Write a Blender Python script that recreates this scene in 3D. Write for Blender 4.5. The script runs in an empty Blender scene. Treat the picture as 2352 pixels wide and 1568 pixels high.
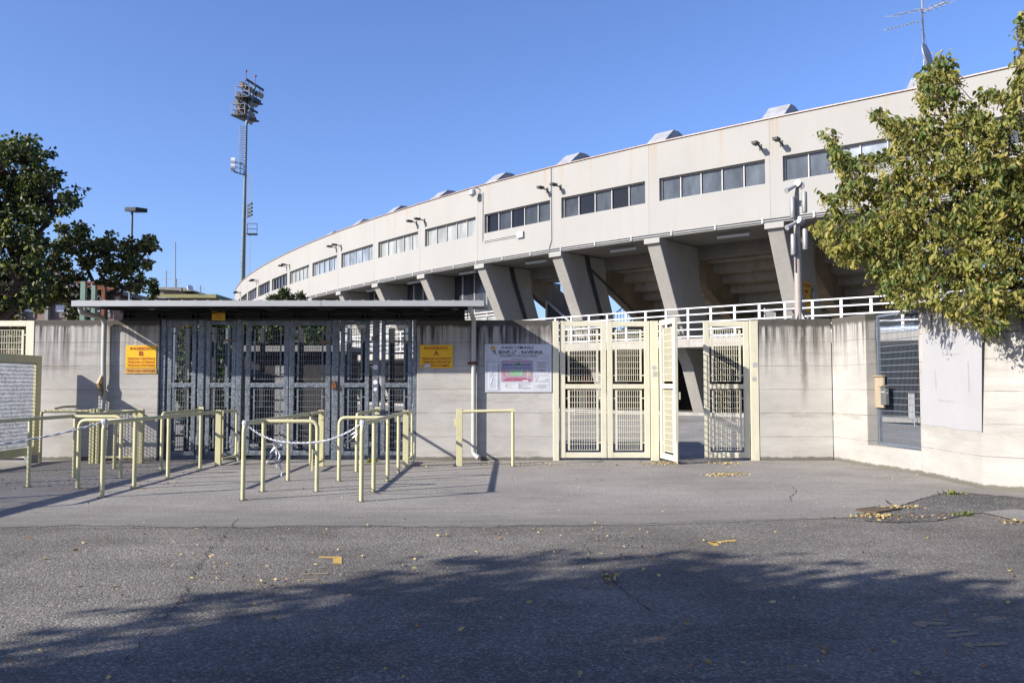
import bpy, math, random
import numpy as np
from mathutils import Vector, Matrix

random.seed(7)
rng = np.random.default_rng(7)
SC = bpy.context.scene
COL = SC.collection
R = math.radians

# ------------------------------------------------------------ camera
F_PX, CX, CY, EYE = 1898.0, 1176.0, 784.0, 1.6
PITCH = math.atan(99 / F_PX)
cam_d = bpy.data.cameras.new('camera'); cam = bpy.data.objects.new('camera', cam_d); COL.objects.link(cam)
cam_d.sensor_width = 36; cam_d.lens = 36 * F_PX / 2352; cam_d.clip_start = 0.1; cam_d.clip_end = 3000
cam.location = (0, 0, EYE); cam.rotation_euler = (R(90) + PITCH, 0, 0)
SC.camera = cam
# ------------------------------------------------------------ world and sun
SUN_DIR = Vector((1.855, 1.0, -1.12)).normalized()       # the way the light travels
elev = math.asin(-SUN_DIR.z)
w = bpy.data.worlds.new('World'); SC.world = w; w.use_nodes = True
nt = w.node_tree; nt.nodes.clear()
sky = nt.nodes.new('ShaderNodeTexSky'); sky.sky_type = 'NISHITA'; sky.sun_disc = False
sky.sun_elevation = elev; sky.sun_rotation = math.atan2(-SUN_DIR.x, -SUN_DIR.y)
sky.altitude = 0; sky.air_density = 1.0; sky.dust_density = 1.1; sky.ozone_density = 6.0
bg = nt.nodes.new('ShaderNodeBackground'); bg.inputs[1].default_value = 0.112
out = nt.nodes.new('ShaderNodeOutputWorld')
tint = nt.nodes.new('ShaderNodeMix'); tint.data_type = 'RGBA'; tint.blend_type = 'MULTIPLY'; tint.inputs[0].default_value = 1; tint.inputs[7].default_value = (.93, .89, 1.05, 1)
nt.links.new(sky.outputs[0], tint.inputs[6]); nt.links.new(tint.outputs[2], bg.inputs[0]); nt.links.new(bg.outputs[0], out.inputs[0])
sd = bpy.data.lights.new('sun', 'SUN'); sd.energy = 5.0; sd.angle = R(0.53); sd.color = (1.0, 0.935, 0.84)
sun = bpy.data.objects.new('sun', sd); COL.objects.link(sun); sun.rotation_euler = SUN_DIR.to_track_quat('-Z', 'Y').to_euler()
SC.view_settings.view_transform = 'Standard'; SC.view_settings.look = 'None'
SC.view_settings.exposure = 0.95; SC.view_settings.gamma = 1.0
SC.render.engine = 'CYCLES'
try:
    SC.cycles.max_bounces = 6; SC.cycles.transparent_max_bounces = 6
except Exception: pass

# ------------------------------------------------------------ measuring
cp, sp = math.cos(PITCH), math.sin(PITCH)
def ray(x, y):
    dx = x - CX; dy = CY - y
    return dx, F_PX * cp - dy * sp, F_PX * sp + dy * cp
def at(x, y, Y):                      # point seen at picture place x,y (2352 wide) at depth Y
    a, b, d = ray(x, y); t = Y / b
    return Vector((a * t, Y, EYE + d * t))
def gz(x, y, z=0.0):                  # point seen at x,y at height z
    a, b, d = ray(x, y); t = (z - EYE) / d
    return Vector((a * t, b * t, z))

# ------------------------------------------------------------ materials
def new_mat(name):
    m = bpy.data.materials.new(name); m.use_nodes = True
    n = m.node_tree; b = n.nodes['Principled BSDF']
    return m, n, b
def N(nt, t, **kw):
    n = nt.nodes.new(t)
    for k, v in kw.items():
        if k in n.inputs.keys() if isinstance(k, str) else False: n.inputs[k].default_value = v
        else: setattr(n, k, v)
    return n
def c4(c): return (c[0], c[1], c[2], 1)
def coords(nt, scale=(1, 1, 1), kind='Object'):
    tc = N(nt, 'ShaderNodeTexCoord'); mp = N(nt, 'ShaderNodeMapping'); mp.inputs['Scale'].default_value = scale
    nt.links.new(tc.outputs[kind], mp.inputs[0]); return mp.outputs[0]
def noise(nt, vec, scale, detail=4, rough=.6):
    n = N(nt, 'ShaderNodeTexNoise'); n.inputs['Scale'].default_value = scale
    n.inputs['Detail'].default_value = detail; n.inputs['Roughness'].default_value = rough
    nt.links.new(vec, n.inputs['Vector']); return n.outputs['Fac']
def ramp(nt, fac, stops):
    r = N(nt, 'ShaderNodeValToRGB'); e = r.color_ramp.elements
    while len(e) < len(stops): e.new(0.5)
    for i, (p, c) in enumerate(stops):
        e[i].position = p; e[i].color = c4(c) if not isinstance(c, (int, float)) else (c, c, c, 1)
    nt.links.new(fac, r.inputs[0]); return r.outputs[0]
def mix(nt, fac, a, b, mode='MIX'):
    m = N(nt, 'ShaderNodeMix'); m.data_type = 'RGBA'; m.blend_type = mode
    for s, v in ((0, fac), (6, a), (7, b)):
        if hasattr(v, 'links') or hasattr(v, 'is_linked'): nt.links.new(v, m.inputs[s])
        elif isinstance(v, (int, float)): m.inputs[s].default_value = v if s == 0 else (v, v, v, 1)
        else: m.inputs[s].default_value = c4(v)
    return m.outputs[2]
def math_(nt, op, a, b=0.0, clamp=False):
    m = N(nt, 'ShaderNodeMath'); m.operation = op; m.use_clamp = clamp
    for i, v in enumerate((a, b)):
        if isinstance(v, (int, float)): m.inputs[i].default_value = v
        else: nt.links.new(v, m.inputs[i])
    return m.outputs[0]
def bump(nt, b, h, strength=.3, dist=.01):
    n = N(nt, 'ShaderNodeBump'); n.inputs['Strength'].default_value = strength; n.inputs['Distance'].default_value = dist
    nt.links.new(h, n.inputs['Height']); nt.links.new(n.outputs[0], b.inputs['Normal'])
K_ALB = .78                       # one calibration for all measured surface colours
def kc(c): return tuple(x * K_ALB for x in c)
def plain(name, col, rough=.6, metal=0.0, var=.12, scale=4.0, bmp=.1, spec=.4):
    m, n, b = new_mat(name); col = kc(col)
    v = coords(n); f = noise(n, v, scale, 5)
    lo = [c * (1 - var) for c in col]; hi = [min(1, c * (1 + var)) for c in col]
    n.links.new(ramp(n, f, [(.3, lo), (.7, hi)]), b.inputs['Base Color'])
    b.inputs['Roughness'].default_value = rough; b.inputs['Metallic'].default_value = metal
    b.inputs['Specular IOR Level'].default_value = spec
    if bmp: bump(n, b, noise(n, v, scale * 12, 3), bmp, .005)
    return m

def worn_paint(name, col, wear=(.30, .24, .15), amt=.62, rough=.45):
    m, n, b = new_mat(name); col = kc(col)
    v = coords(n)
    base = ramp(n, noise(n, v, 2.2, 4), [(.3, [c * .9 for c in col]), (.7, [min(1, c * 1.05) for c in col])])
    chips = ramp(n, noise(n, v, 26, 6, .7), [(amt, 0.0), (amt + .05, 1.0)])
    dirt = ramp(n, noise(n, coords(n, (3, 3, .6)), 4, 5), [(.5, 0.0), (.8, .35)])
    c = mix(n, dirt, base, [x * .6 for x in col])
    n.links.new(mix(n, chips, c, wear), b.inputs['Base Color'])
    b.inputs['Roughness'].default_value = rough
    bump(n, b, noise(n, v, 60, 2), .05, .003)
    return m

def galvanised(name, lo=(.09, .115, .145), hi=(.27, .30, .335)):
    m, n, b = new_mat(name); lo = kc(lo); hi = kc(hi)
    vo = N(n, 'ShaderNodeTexVoronoi'); vo.inputs['Scale'].default_value = 38
    n.links.new(coords(n), vo.inputs['Vector'])
    sep = N(n, 'ShaderNodeSeparateColor'); n.links.new(vo.outputs['Color'], sep.inputs[0])
    f = math_(n, 'ADD', math_(n, 'MULTIPLY', sep.outputs[0], .5), math_(n, 'MULTIPLY', noise(n, coords(n), 5, 5), .6))
    n.links.new(ramp(n, f, [(.25, lo), (.75, hi)]), b.inputs['Base Color'])
    b.inputs['Metallic'].default_value = .55
    n.links.new(ramp(n, sep.outputs[1], [(0, .38), (1, .62)]), b.inputs['Roughness'])
    return m

def concrete_wall(name, base=(.52, .50, .47), streak=2.0, seams=True, topz=2.97, seam0=0.0, stains=()):
    m, n, b = new_mat(name); base = kc(base)
    v = coords(n)
    # board grain: stretched sideways
    g = noise(n, coords(n, (2.4, 2.4, 30)), 1.7, 7, .7)
    big = noise(n, coords(n, (.7, .7, 1.6)), 1.1, 5)
    col = ramp(n, big, [(.25, [c * .80 for c in base]), (.75, [min(1, c * 1.10) for c in base])])
    col = mix(n, .42, col, ramp(n, g, [(.22, .45), (.44, .93), (.8, 1.0)]), 'MULTIPLY')
    sep = N(n, 'ShaderNodeSeparateXYZ'); tc = N(n, 'ShaderNodeTexCoord'); n.links.new(tc.outputs['Object'], sep.inputs[0])
    z = sep.outputs[2]
    # boards that came out darker
    bd = N(n, 'ShaderNodeTexWhiteNoise'); bd.noise_dimensions = '3D'
    cmb = N(n, 'ShaderNodeCombineXYZ')
    n.links.new(math_(n, 'FLOOR', math_(n, 'MULTIPLY', z, 10.0)), cmb.inputs[2])
    n.links.new(math_(n, 'FLOOR', math_(n, 'MULTIPLY', math_(n, 'ADD', sep.outputs[0], sep.outputs[1]), .22)), cmb.inputs[0])
    n.links.new(cmb.outputs[0], bd.inputs[0])
    bw = math_(n, 'MULTIPLY', ramp(n, bd.outputs[0], [(.62, 0.0), (1, .55)]), ramp(n, noise(n, coords(n, (1.0, 1.0, 5)), 1.7, 5), [(.42, 0.0), (.62, 1.0)]))
    col = mix(n, bw, col, [base[0] * .60, base[1] * .56, base[2] * .50])
    # pale bleached patches
    pl = ramp(n, noise(n, coords(n, (1, 1, 3)), 2.3, 6, .7), [(.56, 0.0), (.72, .4)])
    col = mix(n, pl, col, (.47, .455, .435))
    if seams:
        fr = math_(n, 'FRACT', math_(n, 'MULTIPLY', math_(n, 'ADD', z, .0 - seam0), 2.0))
        d = math_(n, 'ABSOLUTE', math_(n, 'SUBTRACT', fr, .5))
        line = ramp(n, math_(n, 'ADD', d, math_(n, 'MULTIPLY', noise(n, v, 9, 4), .006)), [(.0, .0), (.488, .0), (.497, .9), (1, .9)])
        wob = ramp(n, noise(n, v, 3.1, 3), [(.35, .25), (.6, 1.0)])
        line = math_(n, 'MULTIPLY', line, wob)
        col = mix(n, line, col, (.10, .09, .08))
        # tie holes
    # dark run-off streaks from the top
    t = ramp(n, math_(n, 'DIVIDE', math_(n, 'SUBTRACT', topz, z), 1.3), [(0, 1.0), (.12, .8), (.45, .34), (1, 0)])
    s1 = noise(n, coords(n, (7.5, 7.5, .35)), 1.0, 5, .62)
    s2 = noise(n, coords(n, (.9, .9, .05)), 1.0, 2)
    st = math_(n, 'MULTIPLY', ramp(n, s1, [(.44, 0), (.62, 1)]), ramp(n, s2, [(.35, .15), (.62, 1)]))
    st = math_(n, 'MULTIPLY', math_(n, 'MULTIPLY', st, t), 1.25 * streak, True)
    col = mix(n, st, col, (.055, .05, .045))
    cap = ramp(n, math_(n, 'ADD', math_(n, 'DIVIDE', math_(n, 'SUBTRACT', topz, z), .22), math_(n, 'MULTIPLY', noise(n, coords(n, (3, 3, 1)), 3, 4), -.7)), [(0, .75 * streak), (.35, 0)])
    col = mix(n, cap, col, (.08, .075, .065))
    # splash and moss at the foot
    ft = ramp(n, math_(n, 'ADD', math_(n, 'DIVIDE', z, .11), math_(n, 'MULTIPLY', noise(n, coords(n, (1, 1, 1)), 5.5, 6, .7), -1.0)), [(0, .8), (.3, .0)])
    col = mix(n, ft, col, (.07, .065, .045))
    for x0, wd, zl, sg in stains:       # single run-off marks
        dx = math_(n, 'ABSOLUTE', math_(n, 'ADD', math_(n, 'SUBTRACT', sep.outputs[0], x0), math_(n, 'MULTIPLY', math_(n, 'SUBTRACT', noise(n, coords(n, (3, 3, 2.2)), 2.0, 4), .5), wd * 1.6)))
        mx = ramp(n, math_(n, 'DIVIDE', dx, wd), [(.15, 1.0), (1.0, 0.0)])
        mz = ramp(n, math_(n, 'DIVIDE', math_(n, 'SUBTRACT', z, zl), topz - zl), [(0, 0.0), (.45, .75), (1, 1.0)])
        col = mix(n, math_(n, 'MULTIPLY', math_(n, 'MULTIPLY', mx, mz), sg), col, (.06, .055, .048))
    # small pits
    pit = N(n, 'ShaderNodeTexVoronoi'); pit.inputs['Scale'].default_value = 5.5; n.links.new(v, pit.inputs['Vector'])
    col = mix(n, ramp(n, pit.outputs[0], [(.035, .65), (.06, 0)]), col, (.16, .13, .11))
    n.links.new(col, b.inputs['Base Color']); b.inputs['Roughness'].default_value = .9
    b.inputs['Specular IOR Level'].default_value = .2
    bump(n, b, math_(n, 'ADD', g, math_(n, 'MULTIPLY', noise(n, v, 40, 4), .5)), .45, .012)
    return m

def raw_concrete(name, base, var=.22, dirt=.5):
    m, n, b = new_mat(name); base = kc(base)
    v = coords(n)
    col = ramp(n, noise(n, v, .9, 6), [(.25, [c * (1 - var) for c in base]), (.75, [c * (1 + var) for c in base])])
    col = mix(n, ramp(n, noise(n, coords(n, (4, 4, .5)), 1.4, 5), [(.5, 0), (.8, dirt)]), col, [c * .45 for c in base])
    col = mix(n, .35, col, ramp(n, noise(n, coords(n, (3, 3, 18)), 1.5, 5), [(.3, .6), (.7, 1.0)]), 'MULTIPLY')
    n.links.new(col, b.inputs['Base Color']); b.inputs['Roughness'].default_value = .9; b.inputs['Specular IOR Level'].default_value = .2
    bump(n, b, noise(n, v, 18, 5), .3, .01)
    return m

def asphalt(name, lo, hi, agg=55, aggw=.5, bs=.6, edge_y=None):
    m, n, b = new_mat(name); lo = kc(lo); hi = kc(hi)
    v = coords(n)
    col = ramp(n, noise(n, v, .45, 7, .62), [(.36, lo), (.64, hi)])
    vo = N(n, 'ShaderNodeTexVoronoi'); vo.inputs['Scale'].default_value = agg; n.links.new(v, vo.inputs['Vector'])
    sep = N(n, 'ShaderNodeSeparateColor'); n.links.new(vo.outputs['Color'], sep.inputs[0])
    stone = ramp(n, sep.outputs[0], [(0, .35), (.5, .8), (.85, 1.25), (.97, 2.1)])
    fine = ramp(n, noise(n, v, 130, 3, .7), [(.3, .6), (.7, 1.3)])
    col = mix(n, aggw, col, mix(n, 1.0, stone, fine, 'MULTIPLY'), 'MULTIPLY')
    # stains and worn streaks
    col = mix(n, ramp(n, noise(n, coords(n, (.5, 1.6, 1)), 1.3, 6, .65), [(.52, 0), (.75, .35)]), col, [c * .45 for c in lo])
    col = mix(n, ramp(n, noise(n, coords(n, (.25, 1.2, 1)), 2.0, 6, .65), [(.55, 0), (.8, .3)]), col, [c * 1.5 for c in hi])
    if edge_y:                       # grime worn into the strip along the road joint
        sp_ = N(n, 'ShaderNodeSeparateXYZ'); n.links.new(v, sp_.inputs[0])
        t_ = math_(n, 'ADD', math_(n, 'DIVIDE', math_(n, 'SUBTRACT', sp_.outputs[1], edge_y[0]), edge_y[1] - edge_y[0]), math_(n, 'MULTIPLY', math_(n, 'SUBTRACT', noise(n, coords(n, (.35, 2.2, 1)), 2.0, 6), .5), 1.6))
        col = mix(n, ramp(n, t_, [(0, .62), (1, 0)]), col, [c * .62 for c in lo])
    n.links.new(col, b.inputs['Base Color']); b.inputs['Roughness'].default_value = 1.0; b.inputs['Specular IOR Level'].default_value = .05
    h = math_(n, 'ADD', math_(n, 'MULTIPLY', vo.outputs[0], -1.0), math_(n, 'MULTIPLY', noise(n, v, 22, 4), .8))
    bump(n, b, h, bs, .012)
    return m

def plaster(name):
    m, n, b = new_mat(name)
    base = (.282, .277, .26)
    v = coords(n)
    col = ramp(n, noise(n, v, .5, 5), [(.3, [c * .93 for c in base]), (.7, base)])
    sep = N(n, 'ShaderNodeSeparateXYZ'); tc = N(n, 'ShaderNodeTexCoord'); n.links.new(tc.outputs['Object'], sep.inputs[0])
    t = ramp(n, math_(n, 'DIVIDE', math_(n, 'SUBTRACT', 10.55, sep.outputs[2]), 1.9), [(0, 1), (.35, .45), (1, 0)])
    s = math_(n, 'MULTIPLY', ramp(n, noise(n, coords(n, (2.6, 2.6, .06)), 1.0, 4, .5), [(.60, 0), (.72, 1)]), t)
    col = mix(n, math_(n, 'MULTIPLY', s, .5), col, (.30, .18, .07))
    s2 = math_(n, 'MULTIPLY', ramp(n, noise(n, coords(n, (1.3, 1.3, .12)), 2.4, 5, .6), [(.55, 0), (.75, 1)]), .16)
    col = mix(n, s2, col, (.20, .19, .17))
    n.links.new(col, b.inputs['Base Color']); b.inputs['Roughness'].default_value = .85; b.inputs['Specular IOR Level'].default_value = .25
    bump(n, b, noise(n, v, 7, 5), .12, .02)
    return m

def leafmat(name, col, trans=.35, var=.35):
    m, n, b = new_mat(name)
    f = noise(n, coords(n), 2.7, 4)
    c = ramp(n, f, [(.3, [x * (1 - var) for x in col]), (.7, [x * (1 + var) for x in col])])
    n.links.new(c, b.inputs['Base Color']); b.inputs['Roughness'].default_value = .5; b.inputs['Specular IOR Level'].default_value = .35
    tr = N(n, 'ShaderNodeBsdfTranslucent'); n.links.new(mix(n, 1.0, c, (1.3, 1.35, .6), 'MULTIPLY'), tr.inputs[0])
    ms = N(n, 'ShaderNodeMixShader'); ms.inputs[0].default_value = trans
    o = n.nodes['Material Output']
    n.links.new(b.outputs[0], ms.inputs[1]); n.links.new(tr.outputs[0], ms.inputs[2]); n.links.new(ms.outputs[0], o.inputs[0])
    return m

def glass(name, col, rough=.06, spec=.6, streak=False):
    m, n, b = new_mat(name); col = kc(col)
    f = noise(n, coords(n, (1.6, 1.6, .5)), 1.4, 5)
    k = 1.9 if streak else 1.35
    n.links.new(ramp(n, f, [(.35, [c * .75 for c in col]), (.72, [min(1, c * k) for c in col])]), b.inputs['Base Color'])
    b.inputs['Roughness'].default_value = rough; b.inputs['Specular IOR Level'].default_value = spec
    return m

M = {}
M['wall'] = concrete_wall('board_marked_concrete')
M['wall_mid'] = concrete_wall('black_stained_board_marked_concrete', stains=((-.05, .16, 2.2, .8), (.22, .22, 2.35, .9), (.5, .18, 2.45, .85), (.72, .12, 2.5, .7)))
M['wall_pale'] = concrete_wall('pale_board_marked_concrete', base=(.55, .53, .49), streak=1.8, stains=((6.22, .10, 1.05, .85), (6.05, .07, 2.1, .6), (6.5, .08, 2.25, .6), (5.6, .10, 2.4, .6)))
M['wall_side'] = concrete_wall('sunlit_board_marked_concrete', base=(.455, .44, .405), streak=1.5)
M['forecourt'] = asphalt('smooth_asphalt', (.262, .246, .226), (.345, .326, .298), 75, .34, .35, edge_y=(9.3, 11.2))
M['road'] = asphalt('coarse_asphalt', (.150, .139, .126), (.245, .228, .206), 58, .5, .5)
M['yard'] = asphalt('yard_asphalt', (.22, .215, .21), (.32, .31, .30), 30, .25, .25)
M['oldpatch'] = asphalt('old_dark_asphalt', (.12, .115, .11), (.20, .19, .18), 44, .7, .7)
M['crack'] = plain('crack_dirt', (.03, .028, .026), .95, bmp=0)
M['kerb'] = raw_concrete('kerb_concrete', (.36, .35, .33))
M['plaster'] = plaster('cream_plaster')
M['pillar'] = raw_concrete('pillar_concrete', (.37, .355, .325), .10, .2)
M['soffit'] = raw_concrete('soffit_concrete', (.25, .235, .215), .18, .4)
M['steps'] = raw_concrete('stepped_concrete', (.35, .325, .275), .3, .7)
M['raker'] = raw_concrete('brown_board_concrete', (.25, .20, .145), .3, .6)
M['slab'] = raw_concrete('slab_concrete', (.42, .40, .365), .18, .5)
M['jointfill'] = plain('joint_filler', (.27, .26, .235), .9)
M['dark'] = plain('recess_shade_black', (.035, .032, .03), .9)  # near-black that puts deep shade into the colour
M['lead'] = plain('roof_sheet', (.34, .35, .37), .6, .1, .22, 3, .3)
M['flash'] = worn_paint('rusty_flashing', (.42, .34, .29), (.22, .09, .04), .50)
M['white'] = worn_paint('white_paint', (.74, .75, .78), amt=.74)
M['cream'] = worn_paint('pale_yellow_paint', (.72, .685, .52), (.35, .28, .14), .69)
M['pipe'] = worn_paint('barrier_yellow_paint', (.62, .58, .335), (.13, .09, .04), .635)
M['galv'] = galvanised('galvanised_steel')
M['galv_light'] = galvanised('light_galvanised_steel', (.16, .175, .195), (.40, .42, .45))
M['mast'] = plain('mast_steel', (.13, .19, .23), .6, .1, .2, 3)
M['steel'] = plain('grey_steel', (.33, .33, .33), .5, .4)
M['darksteel'] = plain('dark_grey_steel', (.035, .038, .04), .6, .2)
M['beam'] = plain('dark_painted_beam', (.028, .032, .035), .55, .1)
M['alu'] = plain('aluminium_sheet', (.46, .47, .47), .42, .3, .06, 1.5, .03)
M['dpipe'] = worn_paint('downpipe_paint', (.47, .48, .465), (.35, .2, .1), .66)
M['polepaint'] = worn_paint('pole_paint', (.38, .34, .31), (.2, .12, .08), .70)
M['green'] = worn_paint('green_rusty_paint', (.12, .27, .22), (.22, .08, .03), .52)
M['rust'] = plain('rust', (.16, .055, .025), .85, 0, .4, 8)
M['glass_dark'] = glass('dark_window_glass', (.010, .011, .014), .06, .3)
M['glass_mid'] = glass('dusty_window_glass', (.045, .052, .06), .15, .3, True)
M['glass_blue'] = glass('grey_blue_window_glass', (.055, .068, .08), .12, .35, True)
M['curtain'] = glass('curtained_window_glass', (.30, .315, .30), .25, .4)
M['curtain2'] = glass('lace_curtain_window_glass', (.20, .23, .26), .15, .5, True)
M['frame'] = plain('window_frame', (.46, .45, .43), .5)
M['dframe'] = plain('dark_window_lining', (.16, .15, .14), .7)  # one even dark grey-brown for the window lining
M['lampglass'] = plain('lamp_face', (.22, .21, .20), .25, .3)
M['lampshell'] = plain('lamp_reflector', (.62, .60, .56), .35, .6)
M['mesh_blue'] = plain('blue_grey_steel', (.17, .20, .245), .5, .3)
M['signY'] = plain('yellow_sign_sheet', (.86, .50, .012), .4, 0, .05, 2, 0)
M['signO'] = plain('faded_orange_sheet', (.60, .35, .06), .5, 0, .22, 9, 0)
M['red'] = plain('red_lettering', (.42, .02, .015), .5, 0, .08, 6, 0)
M['dred'] = plain('faded_red_lettering', (.30, .03, .03), .5, 0, .2, 9, 0)
M['signG'] = plain('green_sign_sheet', (.01, .20, .13), .5, 0, .05, 3, 0)
M['board'] = plain('board_white', (.62, .64, .68), .35, 0, .06, 3, 0)
M['ink'] = plain('black_ink', (.02, .02, .025), .5, bmp=0)
M['greyink'] = plain('grey_ink', (.23, .23, .26), .5, bmp=0)
M['lilac'] = plain('lilac_print', (.40, .31, .40), .45, bmp=0, var=.06)
M['mblue'] = plain('blue_print', (.05, .12, .42), .45, bmp=0)
M['mcyan'] = plain('light_blue_print', (.04, .26, .50), .45, bmp=0)
M['mgreen'] = plain('green_print', (.04, .26, .15), .45, bmp=0)
M['pitch'] = plain('pale_green_print', (.27, .48, .28), .45, bmp=0)
M['mred'] = plain('crimson_print', (.42, .02, .07), .45, bmp=0)
M['morange'] = plain('orange_print', (.62, .25, .10), .45, bmp=0)
M['myellow'] = plain('pale_yellow_print', (.72, .68, .30), .45, bmp=0)
M['paper'] = plain('paper', (.66, .70, .78), .6, 0, .05, 5, 0)
M['burn'] = plain('scorched_print', (.22, .17, .14), .7, bmp=0, var=.3)
M['roadpaint'] = worn_paint('worn_yellow_road_paint', (.62, .38, .05), (.19, .18, .17), .53, .9)
M['roadpaint_faded'] = worn_paint('faded_yellow_road_paint', (.36, .25, .09), (.17, .16, .145), .47, .9)
M['tape'] = plain('white_plastic_tape', (.56, .575, .61), .35, 0, .1, 20)
M['brick'] = plain('pinkish_brick', (.24, .16, .14), .9, 0, .15, 1)
M['bgrey'] = raw_concrete('far_concrete', (.27, .26, .25))
M['rooftile'] = plain('mossy_roof_tile', (.20, .19, .07), .9, 0, .2, 1.2)
M['shutter'] = plain('white_shutter', (.66, .69, .76), .6)
M['bark'] = plain('bark', (.085, .065, .05), .95, 0, .35, 9, .6)
M['board_wood'] = worn_paint('peeling_painted_panel', (.42, .35, .25), (.40, .07, .03), .60)
M['boxgrey'] = plain('grey_letterbox', (.14, .15, .15), .45, .2)
M['lf_olive'] = leafmat('olive_leaf', (.19, .195, .045))
M['lf_yellow'] = leafmat('yellowing_leaf', (.27, .24, .065))
M['lf_green'] = leafmat('green_leaf', (.10, .135, .035))
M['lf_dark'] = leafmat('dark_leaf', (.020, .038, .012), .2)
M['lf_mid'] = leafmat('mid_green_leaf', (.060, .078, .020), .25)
M['lf_brown'] = leafmat('brown_seed_leaf', (.20, .12, .04), .2)
M['lf_conifer'] = leafmat('conifer_needles', (.09, .11, .05), .1)
M['fallen_y'] = plain('fallen_yellow_leaf', (.42, .33, .13), .7, 0, .3, 3, 0)
M['fallen_b'] = plain('fallen_brown_leaf', (.30, .15, .06), .8, 0, .35, 3, 0)
M['grate'] = plain('cast_iron_grate', (.10, .075, .055), .8, .2, .3, 12)
M['patch'] = plain('white_paint_patch', (.39, .39, .40), .8, 0, .03, 2, .15)
M['redwall'] = plain('red_wall', (.25, .035, .03), .8)
M['magenta'] = plain('magenta_banner', (.45, .02, .13), .6, 0, .05, 2, 0)

# ------------------------------------------------------------ mesh helper
class MB:
    def __init__(s): s.v = []; s.f = []; s.mi = []; s.cur = 0
    def add(s, vs, fs):
        o = len(s.v); s.v += [tuple(x) for x in vs]; s.f += [tuple(o + i for i in f) for f in fs]; s.mi += [s.cur] * len(fs)
        return s
    def hexa(s, p):      # 8 corners: bottom 0-3 ccw, top 4-7
        return s.add(p, [(3, 2, 1, 0), (4, 5, 6, 7), (0, 1, 5, 4), (1, 2, 6, 5), (2, 3, 7, 6), (3, 0, 4, 7)])
    def box(s, x0, x1, y0, y1, z0, z1):
        return s.hexa([(x0, y0, z0), (x1, y0, z0), (x1, y1, z0), (x0, y1, z0), (x0, y0, z1), (x1, y0, z1), (x1, y1, z1), (x0, y1, z1)])
    def bar(s, p, q, w, h, up=(0, 0, 1)):
        p, q = Vector(p), Vector(q); d = (q - p).normalized(); u = Vector(up)
        if abs(d.dot(u)) > .99: u = Vector((0, 1, 0))
        a = d.cross(u).normalized() * w / 2; b = a.cross(d).normalized() * h / 2
        return s.hexa([p - a - b, p + a - b, q + a - b, q - a - b, p - a + b, p + a + b, q + a + b, q - a + b])
    def tube(s, pts, r, n=8, caps=True):
        pts = [Vector(p) for p in pts]; m = len(pts)
        rs = r if isinstance(r, (list, tuple)) else [r] * m
        rings = []; ref = None
        for i, p in enumerate(pts):
            d = (pts[min(i + 1, m - 1)] - pts[max(i - 1, 0)])
            if d.length < 1e-9: d = Vector((0, 0, 1))
            d.normalize()
            if ref is None: ref = Vector((0, 0, 1)) if abs(d.z) < .9 else Vector((0, 1, 0))
            a = d.cross(ref)
            if a.length < 1e-4: a = d.cross(Vector((1, 0.1, 0)))
            a.normalize(); b = d.cross(a).normalized(); ref = a.cross(d).normalized()
            rings.append([p + (a * math.cos(2 * math.pi * k / n) + b * math.sin(2 * math.pi * k / n)) * rs[i] for k in range(n)])
        vs = [v for rg in rings for v in rg]; fs = []
        for i in range(m - 1):
            for k in range(n):
                k2 = (k + 1) % n
                fs.append((i * n + k, i * n + k2, (i + 1) * n + k2, (i + 1) * n + k))
        if caps: fs += [tuple(range(n))[::-1], tuple((m - 1) * n + k for k in range(n))]
        return s.add(vs, fs)
    def prism(s, poly, off):       # poly: list of 3D pts, off: extrusion vector
        n = len(poly); o = Vector(off); p = [Vector(x) for x in poly]
        return s.add(p + [x + o for x in p], [tuple(range(n))[::-1], tuple(range(n, 2 * n))] + [(i, (i + 1) % n, n + (i + 1) % n, n + i) for i in range(n)])
    def quad(s, a, b, c, d): return s.add([a, b, c, d], [(0, 1, 2, 3)])
    def disc(s, c, r, ax, t, n=14):
        c = Vector(c); ax = Vector(ax).normalized(); return s.tube([c, c + ax * t], r, n)

def tag(o, label=None, cat=None, group=None, kind=None):
    if label: o['label'] = label
    if cat: o['category'] = cat
    if group: o['group'] = group
    if kind: o['kind'] = kind
    return o
def obj(name, mb, mats, parent=None, smooth=False, bevel=0.0):
    me = bpy.data.meshes.new(name); me.from_pydata(mb.v, [], mb.f)
    if not isinstance(mats, (list, tuple)): mats = [mats]
    for m in mats: me.materials.append(m)
    if len(mats) > 1: me.polygons.foreach_set('material_index', mb.mi)
    me.update()
    o = bpy.data.objects.new(name, me); COL.objects.link(o)
    if smooth:
        me.polygons.foreach_set('use_smooth', [True] * len(me.polygons)); me.set_sharp_from_angle(angle=R(40))
    if parent: o.parent = parent
    if bevel:
        b = o.modifiers.new('bevel', 'BEVEL'); b.width = bevel; b.segments = 2; b.limit_method = 'ANGLE'; b.angle_limit = R(50)
    return o
def empty(name, loc=(0, 0, 0), rz=0.0, label=None, cat=None, group=None):
    o = bpy.data.objects.new(name, None); COL.objects.link(o); o.location = loc; o.rotation_euler = (0, 0, rz)
    o.empty_display_size = .2
    return tag(o, label, cat, group)
def copy_tree(o, parent=None):
    c = o.copy(); COL.objects.link(c); c.parent = parent
    for ch in list(o.children): copy_tree(ch, c)
    return c
def struct(name, mb, m, smooth=False):
    return tag(obj(name, mb, m, None, smooth), kind='structure')

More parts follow.
